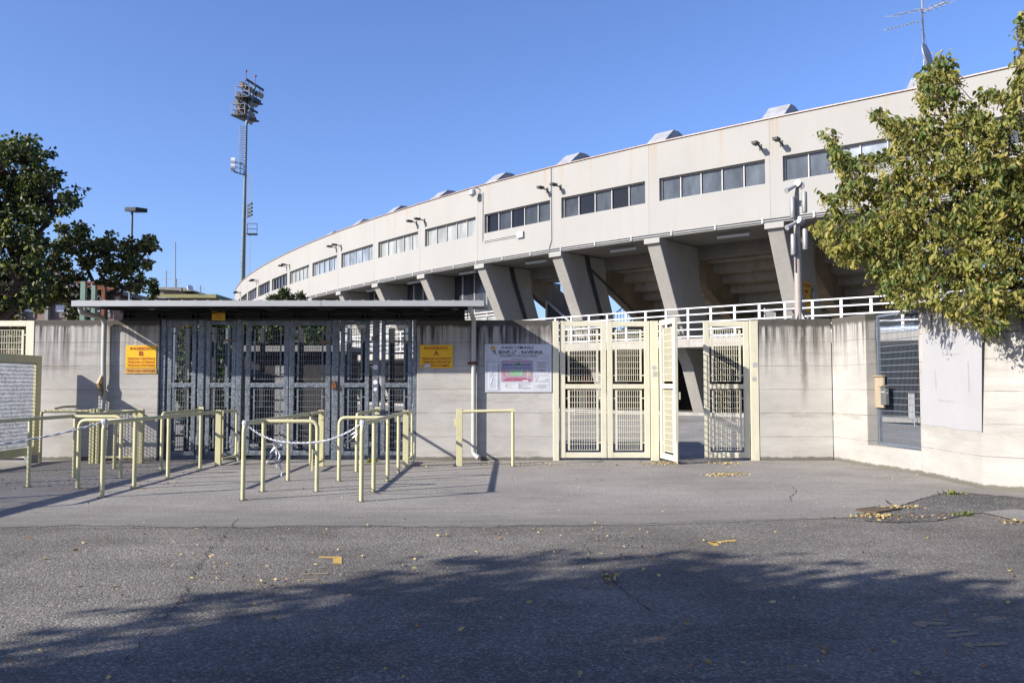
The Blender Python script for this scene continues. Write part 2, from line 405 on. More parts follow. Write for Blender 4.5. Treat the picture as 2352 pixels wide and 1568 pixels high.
def text_mesh(s, bold=0.0):
    c = bpy.data.curves.new('txt', 'FONT'); c.body = s; c.size = 1; c.align_x = 'CENTER'; c.offset = bold * .45; c.resolution_u = 3
    o = bpy.data.objects.new('txt', c); COL.objects.link(o)
    dg = bpy.context.evaluated_depsgraph_get(); me = bpy.data.meshes.new_from_object(o.evaluated_get(dg))
    v = [tuple(x.co) for x in me.vertices]; f = [tuple(p.vertices) for p in me.polygons]
    bpy.data.objects.remove(o); bpy.data.curves.remove(c); bpy.data.meshes.remove(me)
    return v, f
class Panel:                      # flat board: u right, v up in metres from its lower left corner, facing n
    def __init__(s, o, ux, n, W, H):
        s.o = Vector(o); s.ux = Vector(ux).normalized(); s.n = Vector(n).normalized(); s.W = W; s.H = H
    def P(s, u, v, d=0.0): return s.o + s.ux * u * s.W + Vector((0, 0, 1)) * v * s.H + s.n * d
    def rect(s, mb, u0, v0, u1, v1, d):
        return mb.quad(s.P(u0, v0, d), s.P(u1, v0, d), s.P(u1, v1, d), s.P(u0, v1, d))
    def rrect(s, mb, u0, v0, u1, v1, d, r=.02, line=None):
        pts = []
        ar = s.W / s.H
        for (cx, cy, a0) in ((u1 - r, v1 - r * ar, 0), (u0 + r, v1 - r * ar, 90), (u0 + r, v0 + r * ar, 180), (u1 - r, v0 + r * ar, 270)):
            for k in range(5):
                a = R(a0 + k * 22.5); pts.append((cx + r * math.cos(a), cy + r * ar * math.sin(a)))
        if line is None: mb.add([s.P(u, v, d) for u, v in pts], [tuple(range(len(pts)))])
        else:
            cu, cv = (u0 + u1) / 2, (v0 + v1) / 2; hu, hv = (u1 - u0) / 2, (v1 - v0) / 2
            inn = [(cu + (u - cu) * (1 - line / hu), cv + (v - cv) * (1 - line * ar / hv)) for u, v in pts]
            n = len(pts); mb.add([s.P(u, v, d) for u, v in pts + inn], [(i, (i + 1) % n, n + (i + 1) % n, n + i) for i in range(n)])
        return mb
    def text(s, mb, t, uc, v0, w, h, d, bold=.02):
        v, f = text_mesh(t, bold)
        xs = [p[0] for p in v]; ys = [p[1] for p in v]
        x0, x1, y0, y1 = min(xs), max(xs), min(ys), max(ys)
        mb.add([s.P(uc + ((p[0] - x0) / (x1 - x0) - .5) * w, v0 + (p[1] - y0) / (y1 - y0) * h, d) for p in v], f)
        return mb
    def back(s, mb, t): # the sheet itself
        a = [s.P(0, 0, 0), s.P(1, 0, 0), s.P(1, 1, 0), s.P(0, 1, 0)]
        return mb.prism(a, s.n * t)

# ============================================================ SETTING
WY = 17.6                                      # plane of the entrance wall
def gh(y):                                     # the yard behind the wall rises gently
    return .4 * min(1, max(0, (y - 18.2) / 13.0))
mb = MB()
xs = [-1500, -200, -60, -30, -15, 0, 15, 30, 60, 200, 1500]; ys = [-300, -60, -20, 0, 9, 17.9, 18.2, 20, 24, 28, 31.2, 40, 60, 120, 400, 2500]
for y in ys:
    for x in xs: mb.v.append((x, y, gh(y) - .008))
for j in range(len(ys) - 1):
    for i in range(len(xs) - 1):
        a = j * len(xs) + i; mb.f.append((a, a + 1, a + 1 + len(xs), a + len(xs)))
mb.mi = [0] * len(mb.f)
struct('ground', mb, M['yard'])
# road: coarse asphalt in front
def sheet(name, pts, z, mat):
    m_ = MB(); m_.add([(p[0], p[1], z) for p in pts], [tuple(range(len(pts)))]); return struct(name, m_, mat)
edge = [(-40, 9.55)] + [(x, gz(CX + x * 1898 / 9.4, 1208).y + .05 * math.sin(x * 2.3) + .03 * math.sin(x * 7.1) + random.uniform(-.04, .04)) for x in np.arange(-7, 1.2, .12)]
edge += [(gz(x, y).x, gz(x, y).y) for x, y in ((1400, 1207), (1500, 1205), (1600, 1201), (1700, 1197), (1800, 1193), (1900, 1190), (1960, 1188), (1985, 1176), (2060, 1163), (2125, 1142), (2165, 1134), (2230, 1133), (2352, 1143), (2480, 1150))]
sheet('road', [(-60, -40), (60, -40), (60, 6)] + [(40, 10.6)] + [tuple(p) for p in edge[::-1]], -.004, M['road'])
far = [(40, 40)]
fc = [p for p in edge] + [(40, 10.6), (40, 12), (7.8, 12.4), (7.3, 13), (7.2, 18.3), (-40, 18.3)]
sheet('forecourt', fc, 0.0, M['forecourt'])
# dark old asphalt bay at the right and a pale repaired square
pp = [gz(x, y) for x, y in ((1990, 1185), (2060, 1163), (2125, 1143), (2165, 1136), (2230, 1135), (2352, 1145), (2480, 1150), (2480, 1175), (2330, 1168), (2230, 1180), (2150, 1196), (2060, 1200), (1985, 1196))]
sheet('road_patch', [(p.x, p.y) for p in pp], .004, M['oldpatch'])
pp = [gz(x, y) for x, y in ((2255, 1177), (2330, 1169), (2500, 1182), (2500, 1212), (2352, 1200))]
sheet('road_patch', [(p.x, p.y) for p in pp], .008, M['forecourt'])
# cracks
mb = MB()
def crack(pts, wd=.012, z=.0045, jit=.02):
    P = [gz(x, y) for x, y in pts]; Q = []
    for a, b in zip(P, P[1:]):
        k = max(2, int((b - a).length / .06))
        for i in range(k): Q.append(a.lerp(b, i / k) + Vector((random.uniform(-jit, jit), random.uniform(-jit, jit), 0)))
    Q.append(P[-1]); prev = None
    for i, q in enumerate(Q):
        d = (Q[min(i + 1, len(Q) - 1)] - Q[max(i - 1, 0)]).normalized(); nrm = Vector((-d.y, d.x, 0)) * wd * .6 * random.uniform(.1, 1)
        cur = (q - nrm, q + nrm)
        if prev: mb.quad(*[Vector((v.x, v.y, z)) for v in (prev[0], prev[1], cur[1], cur[0])])
        prev = cur
crack([(545, 1190), (520, 1225), (485, 1262), (440, 1320), (420, 1370), (330, 1470), (280, 1530)], .010)
crack([(90, 1240), (60, 1262), (0, 1300)], .007)
crack([(0, 1214), (240, 1213), (500, 1212), (800, 1211), (1000, 1207), (1250, 1206), (1400, 1205), (1520, 1201), (1650, 1196), (1760, 1193)], .012)
crack([(1760, 1192), (1860, 1189), (1960, 1188), (2050, 1186), (2100, 1178)], .018)
crack([(1375, 1300), (1400, 1328), (1440, 1362), (1500, 1405)], .012)
crack([(1300, 1220), (1335, 1250), (1360, 1270)], .006)
crack([(1535, 1143), (1620, 1142), (1715, 1143)], .006)
crack([(1820, 1118), (1830, 1130), (1815, 1140), (1818, 1152)], .010); crack([(1835, 1112), (1790, 1118), (1760, 1116)], .006)
crack([(1760, 1108), (1850, 1108), (1990, 1113)], .004)
crack([(2035, 1150), (2050, 1163), (2075, 1160), (2110, 1148), (2160, 1133), (2215, 1132), (2352, 1142)], .028, .0085)
crack([(380, 1170), (430, 1168), (470, 1172)], .006)
struct('asphalt_cracks', mb, M['crack'])
# kerb in front of the stadium comes after its plan is known

# ------------------------------------------------------------ stadium plan
JP = {}                                        # joint -> plan point of the facade ; k grows to the left
heads = {-3: 46, -2: 47.5, -1: 51.5, 0: 50.0, 1: 47.0, 2: 43.8, 3: 40.2, 4: 38, 5: 36, 6: 33.8, 7: 32, 8: 30.4, 9: 28.6, 10: 26.8, 11: 24.8, 12: 22.6, 13: 20.4, 14: 18, 15: 15.5, 16: 12}
JP[0] = Vector((8.66, 27.42, 0)); L = 4.66
for k in range(0, 17): JP[k + 1] = JP[k] + Vector((-math.sin(R(heads[k])), math.cos(R(heads[k])), 0)) * L
for k in (0, -1, -2): JP[k - 1] = JP[k] - Vector((-math.sin(R(heads[k - 1])), math.cos(R(heads[k - 1])), 0)) * L
def inw(k):                                    # inward normal at joint k
    h = R((heads[max(-3, min(16, k))] + heads[max(-3, min(16, k - 1))]) / 2); return Vector((math.cos(h), math.sin(h), 0))
def tang(k): n = inw(k); return Vector((n.y, -n.x, 0))      # towards the right
def S(k, d, z):
    k0 = max(-3, min(16, math.floor(k))); t = k - k0
    p = JP[k0].lerp(JP[k0 + 1], t); n = inw(k0).lerp(inw(k0 + 1), t).normalized()
    return p + n * d + Vector((0, 0, z))
ZB, ZT, ZS, ZH, ZW = 7.0, 10.53, 8.34, 9.19, 3.3
K0, K1 = -3, 17
def ext(mb, prof, ks, closed=True):
    for a, b in zip(ks, ks[1:]):
        n = len(prof)
        for i in range(n if closed else n - 1):
            (d0, z0), (d1, z1) = prof[i], prof[(i + 1) % n]
            mb.quad(S(a, d0, z0), S(b, d0, z0), S(b, d1, z1), S(a, d1, z1))
    if closed:
        for k in (ks[0], ks[-1]): mb.add([S(k, d, z) for d, z in prof], [tuple(range(len(prof)))])
    return mb
ALLK = list(range(K0, K1 + 1))
mb = ext(MB(), [(2.7, gh(40) - .05), (2.7, gh(40) + .12), (3.05, gh(40) + .12), (3.05, gh(40) - .05)], ALLK)
struct('kerb', mb, M['kerb'])
mb = MB(); mb.cur = 0
ext(mb, [(3.05, gh(40) + .1), (9.3, gh(40) + .1)], ALLK, False); struct('pavement', mb, M['oldpatch'])  # dark asphalt stands in for the deep shade under the deck
mb = MB()
for (d0, d1) in ((.2, 1.6), (-2.4, -.9)):
    ext(mb, [(d0, gh(40) + .004), (d1, gh(40) + .004)], [i * 1.0 for i in ALLK], False)
# ------------------------------------------------------------ stadium
stad = empty('stadium_building', (JP[3].x, JP[3].y, 0), 0, 'long curved cream stadium stand with ribbon windows on slanting concrete pillars', 'stadium')
stad_inv = Matrix.Translation(-Vector(stad.location))
def sobj(name, mb, mat, parent=None, **kw):
    o = obj(name, mb, mat, parent or stad, **kw)
    if parent is None: o.matrix_parent_inverse = stad_inv
    return o
# facade with the window openings
REV = .22; W0, W1 = .035, .905      # window span along a bay, measured from its right joint
mb = MB()
for k in range(K0, K1):
    a, b = k, k + 1
    def q(u0, u1, z0, z1, d=0.0): mb.quad(S(a + u0, d, z0), S(a + u1, d, z0), S(a + u1, d, z1), S(a + u0, d, z1))
    q(0, 1, ZB, ZS); q(0, 1, ZH, ZT); q(0, W0, ZS, ZH); q(W1, 1, ZS, ZH)
    for z in (ZS, ZH): mb.quad(S(a + W0, 0, z), S(a + W1, 0, z), S(a + W1, REV, z), S(a + W0, REV, z))
    for u in (W0, W1): mb.quad(S(a + u, 0, ZS), S(a + u, REV, ZS), S(a + u, REV, ZH), S(a + u, 0, ZH))
    mb.quad(S(a, 0, ZT), S(b, 0, ZT), S(b, .3, ZT), S(a, .3, ZT))
    mb.quad(S(a, .3, ZT), S(b, .3, ZT), S(b, .3, 10.2), S(a, .3, 10.2))
    mb.quad(S(a, 0, ZB), S(b, 0, ZB), S(b, .2, ZB), S(a, .2, ZB))
sobj('facade', mb, M['plaster'])
for k in range(K0 + 1, K1):           # fine vertical movement joints
    mb = MB()
    p = S(k, -.004, 0); t = tang(k)
    mb.hexa([Vector((0, 0, z)) + p + t * s + inw(k) * d for z in (ZB, ZT) for s, d in ((-.006, 0), (.006, 0), (.006, .02), (-.006, .02))])
    sobj('movement_joint', mb, M['jointfill'])
mb = ext(MB(), [(.2, ZB), (2.9, ZB + .03), (2.9, ZB - .45), (3.4, ZB - .45), (3.4, ZB + .02), (3.4, 10.2), (.3, 10.25), (.3, 10.2), (3.3, 10.1), (3.3, ZB + .12), (.24, ZB + .1)], ALLK)  # soffit, plus unseen back wall and roof added to keep light out
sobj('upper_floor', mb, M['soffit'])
mb = ext(MB(), [(-.05, ZT), (-.05, ZT + .035), (.36, ZT + .035), (.36, ZT)], ALLK); sobj('parapet_flashing', mb, M['flash'])
mb = ext(MB(), [(1.0, 2.98), (1.0, ZW), (9.3, ZW), (9.3, 2.98)], ALLK); sobj('walkway_slab', mb, M['slab'])
mb = ext(MB(), [(9.3, .3), (9.3, 2.98), (9.5, 2.98), (9.5, .3)], ALLK); sobj('ground_floor_wall', mb, M['dark'])  # near-black wall: under-deck shade is put into its colour
# windows
kinds = {-3: 'glass_blue', -2: 'glass_blue', -1: 'glass_blue', 0: 'glass_blue', 1: 'glass_dark', 2: 'glass_dark', 3: 'curtain', 4: 'curtain', 5: 'curtain2', 6: 'curtain2', 7: 'curtain', 8: 'glass_dark', 9: 'glass_dark', 10: 'glass_mid', 11: 'glass_dark', 12: 'glass_dark', 13: 'glass_dark', 14: 'glass_dark', 15: 'glass_dark', 16: 'glass_dark'}
for k in range(K0, 15):
    mb = MB(); a = k
    n = 5
    for i in range(n + 1):
        u = W0 + (W1 - W0) * i / n; wdt = .035 if 0 < i < n else .05
        u = min(max(u, W0 + .006), W1 - .006)
        mb.bar(S(a + u, REV - .07, ZS + .002), S(a + u, REV - .07, ZH - .002), wdt, .05, inw(a))
    for z in (ZS + .02, ZH - .02):
        mb.bar(S(a + W0, REV - .07, z), S(a + W1, REV - .07, z), .05, .04)
    wn = sobj('window', mb, M['frame'])
    for i in range(n):
        u0 = W0 + (W1 - W0) * i / n; u1 = W0 + (W1 - W0) * (i + 1) / n
        mt = kinds[k]
        if k == 2: mt = ['glass_mid', 'glass_mid', 'glass_dark', 'glass_mid', 'glass_dark'][i]
        if k == 1: mt = ['glass_mid', 'glass_dark', 'glass_mid', 'glass_dark', 'glass_mid'][i]
        if k == -1: mt = ['curtain2', 'curtain2', 'curtain2', 'glass_blue', 'glass_blue'][i]
        m_ = MB().quad(S(a + u0, REV - .04, ZS), S(a + u1, REV - .04, ZS), S(a + u1, REV - .04, ZH), S(a + u0, REV - .04, ZH))
        pn = obj('pane', m_, M[mt], wn)
# pillars, lower pillars, rakers, roof beams
def fin(k, poly, th, off=0.0):
    t = tang(k) * th
    return MB().prism([S(k, d, z) - t / 2 + tang(k) * off for d, z in poly], t)
for k in range(K0 + 1, 14):
    off = .12 if k > -1 else .1
    sobj('pillar', fin(k, [(.03, ZB - .002), (.03, ZB - .2), (.1, ZB - .22), (1.9, ZW + .002), (3.95, ZW + .002), (2.97, 5.95), (3.0, ZB - .002)], .56, off), M['pillar'], bevel=.03)
    sobj('pillar_head', fin(k, [(-.03, ZB - .003), (-.03, ZB - .19), (.5, ZB - .19), (.5, ZB - .003)], .66, off), M['plaster'])
    sobj('lower_pillar', fin(k, [(1.9, 2.978), (2.45, 2.35), (3.44, .3), (4.7, .3), (4.4, 2.978)], .5, off), M['pillar'], bevel=.02)
    st = [(3.05, 6.95), (3.6, 6.86)]
    for i in range(8):
        st += [(3.6 + .74 * i, 6.5 - .355 * i), (4.34 + .74 * i, 6.5 - .355 * i)]
    st = [(3.05, 6.9)] + [(3.59 + .74 * i, 6.82 - .355 * i) for i in range(0, 9)]
    rk = st + [(9.3, 3.32), (7.9, 3.32), (2.98, 5.95)]
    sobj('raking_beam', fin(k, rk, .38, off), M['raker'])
    # roof beam ends showing above the parapet
    p = [(.45, ZT - .5), (.5, ZT + .05), (1.5, ZT + .88), (1.9, ZT + .9), (4.6, ZT + .2), (4.6, ZT - .5)]
    sobj('roof_beam', fin(k, p, .8, -.2), M['lead'])
# stepped underside of the seating, bay by bay; the stair bays stay open
for k in range(K0, 14):
    if k in (2, -2): rng_ = range(0, 1)
    elif k > 2: rng_ = range(0, 2)
    else: rng_ = range(0, 8)
    mb = MB()
    for i in rng_:
        d = 3.6 + .74 * i; z = 6.5 - .355 * i
        ext(mb, [(d, z), (d, z + .40), (d + .95, z + .40), (d + .95, z)], [k + .0, k + 1.0], True)
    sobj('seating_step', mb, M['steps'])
# glazed walls on the walkway in the left bays
for k in range(3, 12):
    mb = MB(); dd = 1.8
    for u in (.14, .34, .55, .76, .96): mb.bar(S(k + u, dd, ZW), S(k + u, dd, 6.96), .07, .07)
    for z in (ZW + .05, 4.35, 4.9, 5.05): mb.bar(S(k + .1, dd, z), S(k + .98, dd, z), .08, .07)
    for u in (.24, .45, .66, .86): mb.bar(S(k + u, dd, ZW), S(k + u, dd, 4.3), .05, .05)
    gw = sobj('glazed_wall', mb, M['frame'])
    obj('pane', MB().quad(S(k + .1, dd + .03, 4.9), S(k + .98, dd + .03, 4.9), S(k + .98, dd + .03, 6.97), S(k + .1, dd + .03, 6.97)), M['glass_mid'], gw)
    obj('pane', MB().quad(S(k + .1, dd + .03, ZW), S(k + .98, dd + .03, ZW), S(k + .98, dd + .03, 4.9), S(k + .1, dd + .03, 4.9)), M['curtain'], gw)
# triangular glazing and concrete stair in bay 2
mb = MB()
tri = [S(2.93, 4.0, ZW), S(2.93, 4.0, 5.6), S(2.2, 4.0, ZW)]
for a, b in zip(tri, tri[1:] + tri[:1]): mb.bar(a, b, .09, .07)
for u in (.7, .5): mb.bar(S(2 + u, 4.0, ZW), S(2 + u, 4.0, ZW + 2.3 * (u - .2) / .73), .08, .06)
mb.bar(S(2.93, 4.0, 4.25), S(2.5, 4.0, 4.25), .08, .06)
gw = sobj('stair_glazing', mb, M['frame'])
obj('pane', MB().add([Vector(p) + inw(2) * .03 for p in tri], [(0, 1, 2)]), M['glass_mid'], gw)
for kb in (2, -2):
    mb = MB()
    for i in range(9):
        ext(mb, [(5.6 + .3 * i, ZW), (5.6 + .3 * i, ZW + .17 * (i + 1)), (5.9 + .3 * i, ZW + .17 * (i + 1)), (5.9 + .3 * i, ZW)], [kb + .12, kb + .46], True)
    sobj('staircase', mb, M['steps'])
    mb = MB()
    for u in (.1, .48):
        mb.tube([S(kb + u, 5.4, ZW + 1.0), S(kb + u, 8.3, ZW + 2.6), S(kb + u, 9.2, ZW + 2.6)], .03, 6)
        for i in range(12): mb.tube([S(kb + u, 5.4 + .25 * i, ZW + .1 * i), S(kb + u, 5.4 + .25 * i, ZW + 1.0 + .138 * i)], .015, 5)
    sobj('stair_rail', mb, M['mesh_blue'])
mb = MB(); ext(mb, [(9.2, ZW), (9.2, ZW + 1.4), (9.3, ZW + 1.4), (9.3, ZW)], [-2 + .05, -2 + .95]); sobj('red_wall_panel', mb, M['redwall'])
# things under the deck: doors and a bright opening
for k, u in ((2, .3), (1, .55), (0, .5), (0, .15), (-1, .5), (-2, .4), (3, .4)):
    mb = MB(); ext(mb, [(9.25, .5), (9.25, 2.5), (9.29, 2.5), (9.29, .5)], [k + u, k + u + .17])
    sobj('ground_floor_door', mb, M['redwall'])
# gallery back rail towards the pitch
mb = MB()
for k in range(0, 4):
    for z in (ZW + 1.05, ZW + .12): mb.bar(S(k, 9.2, z), S(k + 1, 9.2, z), .05, .06)
    for i in range(14): mb.bar(S(k + i / 14, 9.2, ZW), S(k + i / 14, 9.2, ZW + 1.05), .07, .07)
sobj('pitch_side_rail', mb, M['darksteel'])

# walkway railing
rail = empty('railing', S(0, 1.06, ZW), 0, 'white five-bar railing along the edge of the raised stadium walkway', 'railing')
rinv = Matrix.Translation(-Vector(rail.location))
u = -2.2
while u < 9.9:
    o = obj('rail_post', MB().bar(S(u, 1.1, ZW), S(u, 1.1, ZW + 1.1), .085, .06, inw(round(u))), M['white'], rail); o.matrix_parent_inverse = rinv
    u += .93 / L
for z in (1.12, .88, .6, .33, .07):
    mb = MB(); kk = [-2.2 + i * .1 for i in range(122)]
    for a, b in zip(kk, kk[1:]): mb.bar(S(a, 1.06, ZW + z), S(b, 1.06, ZW + z), .055, .045)
    o = obj('rail', mb, M['white'], rail); o.matrix_parent_inverse = rinv

# security lights in pairs on the facade
LB = {0: 'above the window nearest the camera pole', 2: 'above the dark middle ribbon windows', 4: 'between two curtained ribbon windows', 6: 'left of the lace-curtained windows', 8: 'above the white-curtained far window', 10: 'near the far left end of the facade', 12: 'last before the facade curves out of sight'}
for k, where in LB.items():
    for sgn in (-1, 1):
        t = tang(k); n = inw(k); base = S(k, 0, 9.62) + t * (.36 * sgn + .05)
        e = empty('security_light', base, 0, '%s of two dark security lights %s' % ('left' if sgn < 0 else 'right', where), 'wall light', 'security lights along the stadium facade')
        inv = Matrix.Translation(-base)
        m_ = MB().bar(base, base - n * .38 + Vector((0, 0, .06)), .035, .04); m_.bar(base + Vector((0, 0, -.1)), base + Vector((0, 0, .1)), .1, .03, n)
        o = obj('bracket', m_, M['darksteel'], e); o.matrix_parent_inverse = inv
        c = base - n * .42 + Vector((0, 0, .04))
        o = obj('lamp_head', MB().hexa([c + t * (.10 * sx * (1 if tz else .75)) + n * (.15 * sy) + Vector((0, 0, tz * .10 - .05)) for tz in (0, 1) for sx, sy in ((-1, -1), (1, -1), (1, 1), (-1, 1))]), M['darksteel'], e, bevel=.01); o.matrix_parent_inverse = inv
# strip lights below the soffit
names = {-1: 'partly behind the tree', 0: 'in the bay left of the camera pole', 1: 'in the bay with stepped beams above the middle gates', 2: 'above the bar sign', 3: 'above the glazed wall nearest the canopy end', 4: 'in the second glazed bay', 5: 'in the third glazed bay'}
for k, where in names.items():
    base = S(k + .36, .75, 6.86)
    e = empty('strip_light', base, 0, 'grey strip light under the soffit, ' + where, 'strip light', 'strip lights under the stadium soffit')
    inv = Matrix.Translation(-base); t = tang(k)
    o = obj('housing', MB().bar(base - t * .62, base + t * .62, .14, .10), M['alu'], e, bevel=.02); o.matrix_parent_inverse = inv
    o = obj('hanger', MB().tube([base - t * .4 + Vector((0, 0, .05)), base - t * .4 + Vector((0, 0, .16))], .012, 5).tube([base + t * .4 + Vector((0, 0, .05)), base + t * .4 + Vector((0, 0, .16))], .012, 5), M['steel'], e); o.matrix_parent_inverse = inv
# conduits along the bottom edge of the facade
e = empty('conduit', S(0, -.03, 7.1), 0, 'pair of grey cable conduits running along the lower edge of the cream facade', 'conduit')
inv = Matrix.Translation(-Vector(e.location))
for z, d in ((7.14, -.03), (7.06, -.03)):
    o = obj('conduit_tube', MB().tube([S(-3 + i * .25, d, z) for i in range(60)], .02, 6), M['steel'], e, True); o.matrix_parent_inverse = inv
mb = MB()
for i in range(40):
    k = -2.9 + i * .37; mb.bar(S(k, -.03, 7.0), S(k, -.03, 7.2), .04, .09)
o = obj('clip', mb, M['white'], e); o.matrix_parent_inverse = inv
e = empty('conduit', S(3, -.03, 8.1), 0, 'white cable conduit dropping from the dome camera and turning along below the dark window', 'conduit')
inv = Matrix.Translation(-Vector(e.location))
for dz in (0, .07):
    o = obj('conduit_tube', MB().tube([S(2.93 - dz / 8, -.03, 10.2), S(2.93 - dz / 8, -.03, 7.98 + dz), S(2.9, -.03, 7.93 + dz), S(2.5, -.03, 7.93 + dz), S(2.42, -.03, 7.93 + dz)], .014, 6), M['frame'], e, True); o.matrix_parent_inverse = inv
tag(obj('junction_box', MB().prism([S(2.44, -.1, 7.83), S(2.36, -.1, 7.83), S(2.36, -.1, 8.1), S(2.44, -.1, 8.1)], inw(2) * .1), M['frame'], bevel=.01), 'small cream junction box on the facade below the broken window', 'junction box')
e = empty('conduit', S(2, -.03, 8.4), 0, 'thin grey cable running down the facade joint from roof to soffit beside two security lights', 'cable')
o = obj('cable_run', MB().tube([S(2.02, -.02, ZT), S(2.015, -.02, 7.5), S(2.05, -.03, 7.1), S(2.04, -.04, 6.85)], .017, 6), M['steel'], e); o.matrix_parent_inverse = Matrix.Translation(-Vector(e.location))
# dome camera
c = S(2.99, -.35, 10.2)
e = empty('dome_camera', c, 0, 'round grey dome camera on a bracket at the roof edge of the facade', 'camera')
inv = Matrix.Translation(-c)
o = obj('camera_body', MB().tube([c + Vector((0, 0, .14)), c + Vector((0, 0, .12)), c, c - Vector((0, 0, .1))], [.05, .13, .17, .17], 12).tube([c - Vector((0, 0, .1)), c - Vector((0, 0, .16)), c - Vector((0, 0, .2))], [.12, .10, .03], 12), M['alu'], e, True); o.matrix_parent_inverse = inv
o = obj('bracket', MB().tube([c + Vector((0, 0, .12)), c + Vector((0, 0, .2)), S(2.97, -.1, 10.42), S(2.97, .05, 10.35)], .025, 6), M['steel'], e); o.matrix_parent_inverse = inv
# cable trunks on two pillars
for k, w in ((2, 'on the pillar right of the bar sign'), (3, 'on the pillar at the end of the canopy')):
    mb = MB()
    for j in range(3):
        o_ = tang(k) * (.12 + .28 + .05)
        mb.tube([S(k, 1.55 + .09 * j, 6.95) + o_, S(k, 1.7 + .09 * j, 6.4) + o_, S(k, 2.9 + .07 * j, ZW + .3) + o_], .035, 6)
    tag(obj('cable_trunk', mb, M['darksteel'], None, True), 'bundle of black cable pipes running down %s' % w, 'cable')
mb = MB().tube([S(2, 1.8, 6.5) + tang(2) * .43, S(2, 5.2, 4.7) + tang(2) * .43, S(2, 6.8, 3.9) + tang(2) * .43], .05, 6)
tag(obj('cable_trunk', mb, M['darksteel'], None, True), 'single dark pipe slanting down along the raking beam beside the sky gap', 'cable')

# signs under the stand: mounted on the side faces of the pillars
def small_sign(name, k, d, z, W, H, mat, label, cat, draw, off=.12):
    # lies on the right-hand side face of pillar k
    t = tang(k)
    o0 = S(k, d, z) + t * (off + .28 + .012); pl = Panel(o0, inw(k), t, W, H)
    e = empty(name, o0, 0, label, cat); inv = Matrix.Translation(-o0)
    s_ = obj('sheet', pl.back(MB(), .012), mat, e); s_.matrix_parent_inverse = inv
    for nm, m_, mt in draw(pl):
        x = obj(nm, m_, mt, e); x.matrix_parent_inverse = inv
def bar_sign(pl):
    a = pl.text(MB(), 'BAR', .5, .48, .86, .40, .016, .02)
    b = MB(); b.add([pl.P(u, v, .016) for u, v in ((.62, .34), (.70, .38), (.86, .18), (.92, .24), (.93, .06), (.70, .09), (.78, .13))], [tuple(range(7))])
    return [('lettering', a, M['red']), ('arrow', b, M['red'])]
def exit_sign(pl):
    a = MB(); pl.rect(a, .62, .40, .90, .85, .016)
    for (u0, v0, u1, v1) in ((.2, .62, .5, .68), (.3, .5, .38, .75), (.2, .42, .34, .5), (.3, .78, .38, .86)): pl.rect(a, u0, v0, u1, v1, .016)
    for v in (.12, .2, .28): pl.rect(a, .2, v, .8, v + .035, .016)
    return [('pictogram', a, M['shutter'])]
def dir_sign(pl):
    a = pl.text(MB(), 'TRIBUNA CENTRALE - NUMERATI', .5, .62, .92, .16, .016, .02)
    b = MB(); b.add([pl.P(u, v, .016) for u, v in ((.12, .2), (.12, .34), (.45, .34), (.45, .42), (.62, .27), (.45, .12), (.45, .2))], [tuple(range(7))])
    return [('lettering', a, M['dred']), ('arrow', b, M['dred'])]
small_sign('bar_sign', 3, 2.3, 3.72, .62, .52, M['signY'], 'yellow sign reading BAR with red arrow on the pillar next to the canopy end', 'sign', bar_sign)
small_sign('exit_sign', 3, 2.82, 4.12, .36, .54, M['signG'], 'green emergency exit sign on the pillar next to the canopy end', 'sign', exit_sign)
small_sign('direction_sign', 0, 1.75, 4.72, .78, .48, M['signO'], 'orange direction sign with red arrow beside the camera pole', 'sign', dir_sign)
small_sign('bar_sign', 0, 2.0, 4.14, .46, .55, M['signY'], 'yellow sign reading BAR below the orange sign beside the camera pole', 'sign', bar_sign)
small_sign('exit_sign', 0, 2.56, 4.42, .26, .58, M['signG'], 'green emergency exit sign beside the camera pole', 'sign', exit_sign)
o0 = S(2.42, 4.6, 4.55)
e = empty('stair_sign', o0, 0, 'faded orange sign hanging in front of the stair in the open bay', 'sign')
pl = Panel(o0, tang(2), -inw(2), 1.15, .42); inv = Matrix.Translation(-o0)
o = obj('sheet', pl.back(MB(), .02), M['signO'], e); o.matrix_parent_inverse = inv
o = obj('lettering', pl.text(pl.text(MB(), 'INGRESSO', .5, .68, .34, .16, .024), 'SETTORE 2', .5, .38, .42, .2, .024), M['dred'], e); o.matrix_parent_inverse = inv

# ============================================================ ENTRANCE WALL
def wall(name, mat, mbs, label):
    return tag(obj(name, mbs, mat, None, bevel=.012), label, 'wall')
def X_(x, Y=WY): return at(x, 900, Y).x
TOPZ = at(500, 735, WY).z
wall('concrete_wall', M['wall'], MB().box(X_(76), X_(363), WY, WY + .3, -.05, TOPZ), 'stained grey concrete wall left of the galvanised gates carrying the INGRESSO B sign')
wall('concrete_wall', M['wall_mid'], MB().box(X_(957), X_(1272), WY, WY + .3, -.05, TOPZ), 'grey concrete wall between the galvanised and yellow gates carrying the stadium notice board')
# the wall right of the yellow gates, its corner, opening and return
c1 = Vector((X_(1744), WY, 0)); c2 = Vector((X_(1912), WY, 0)); p1 = Vector((6.98, 16.3, 0)); p2 = gz(2117, 1090); p3 = gz(2258, 1122); p4 = gz(2352, 1130)
p5 = p3 + (p4 - p3).normalized() * 5
TH = .24
rc = MB()
def seg(mb, a, b, z0, z1, th=TH, side=1):
    d = (b - a).normalized(); n = Vector((d.y, -d.x, 0)) * -th * side     # away from the forecourt
    pts = [a, b, b + n, a + n]
    mb.hexa([Vector((p.x, p.y, z0)) for p in pts] + [Vector((p.x, p.y, z1)) for p in pts])
TR = 3.0
seg(rc, c1, c2, -.05, TR)
w_r = wall('concrete_wall', M['wall_pale'], rc, 'pale concrete wall right of the yellow gates, dark stain below the camera pole')
rc = MB()
seg(rc, c2 + Vector((.003, -.003, 0)), p1, -.05, TR); seg(rc, p1, p2, -.05, .42); seg(rc, p2, p3, -.05, TR)
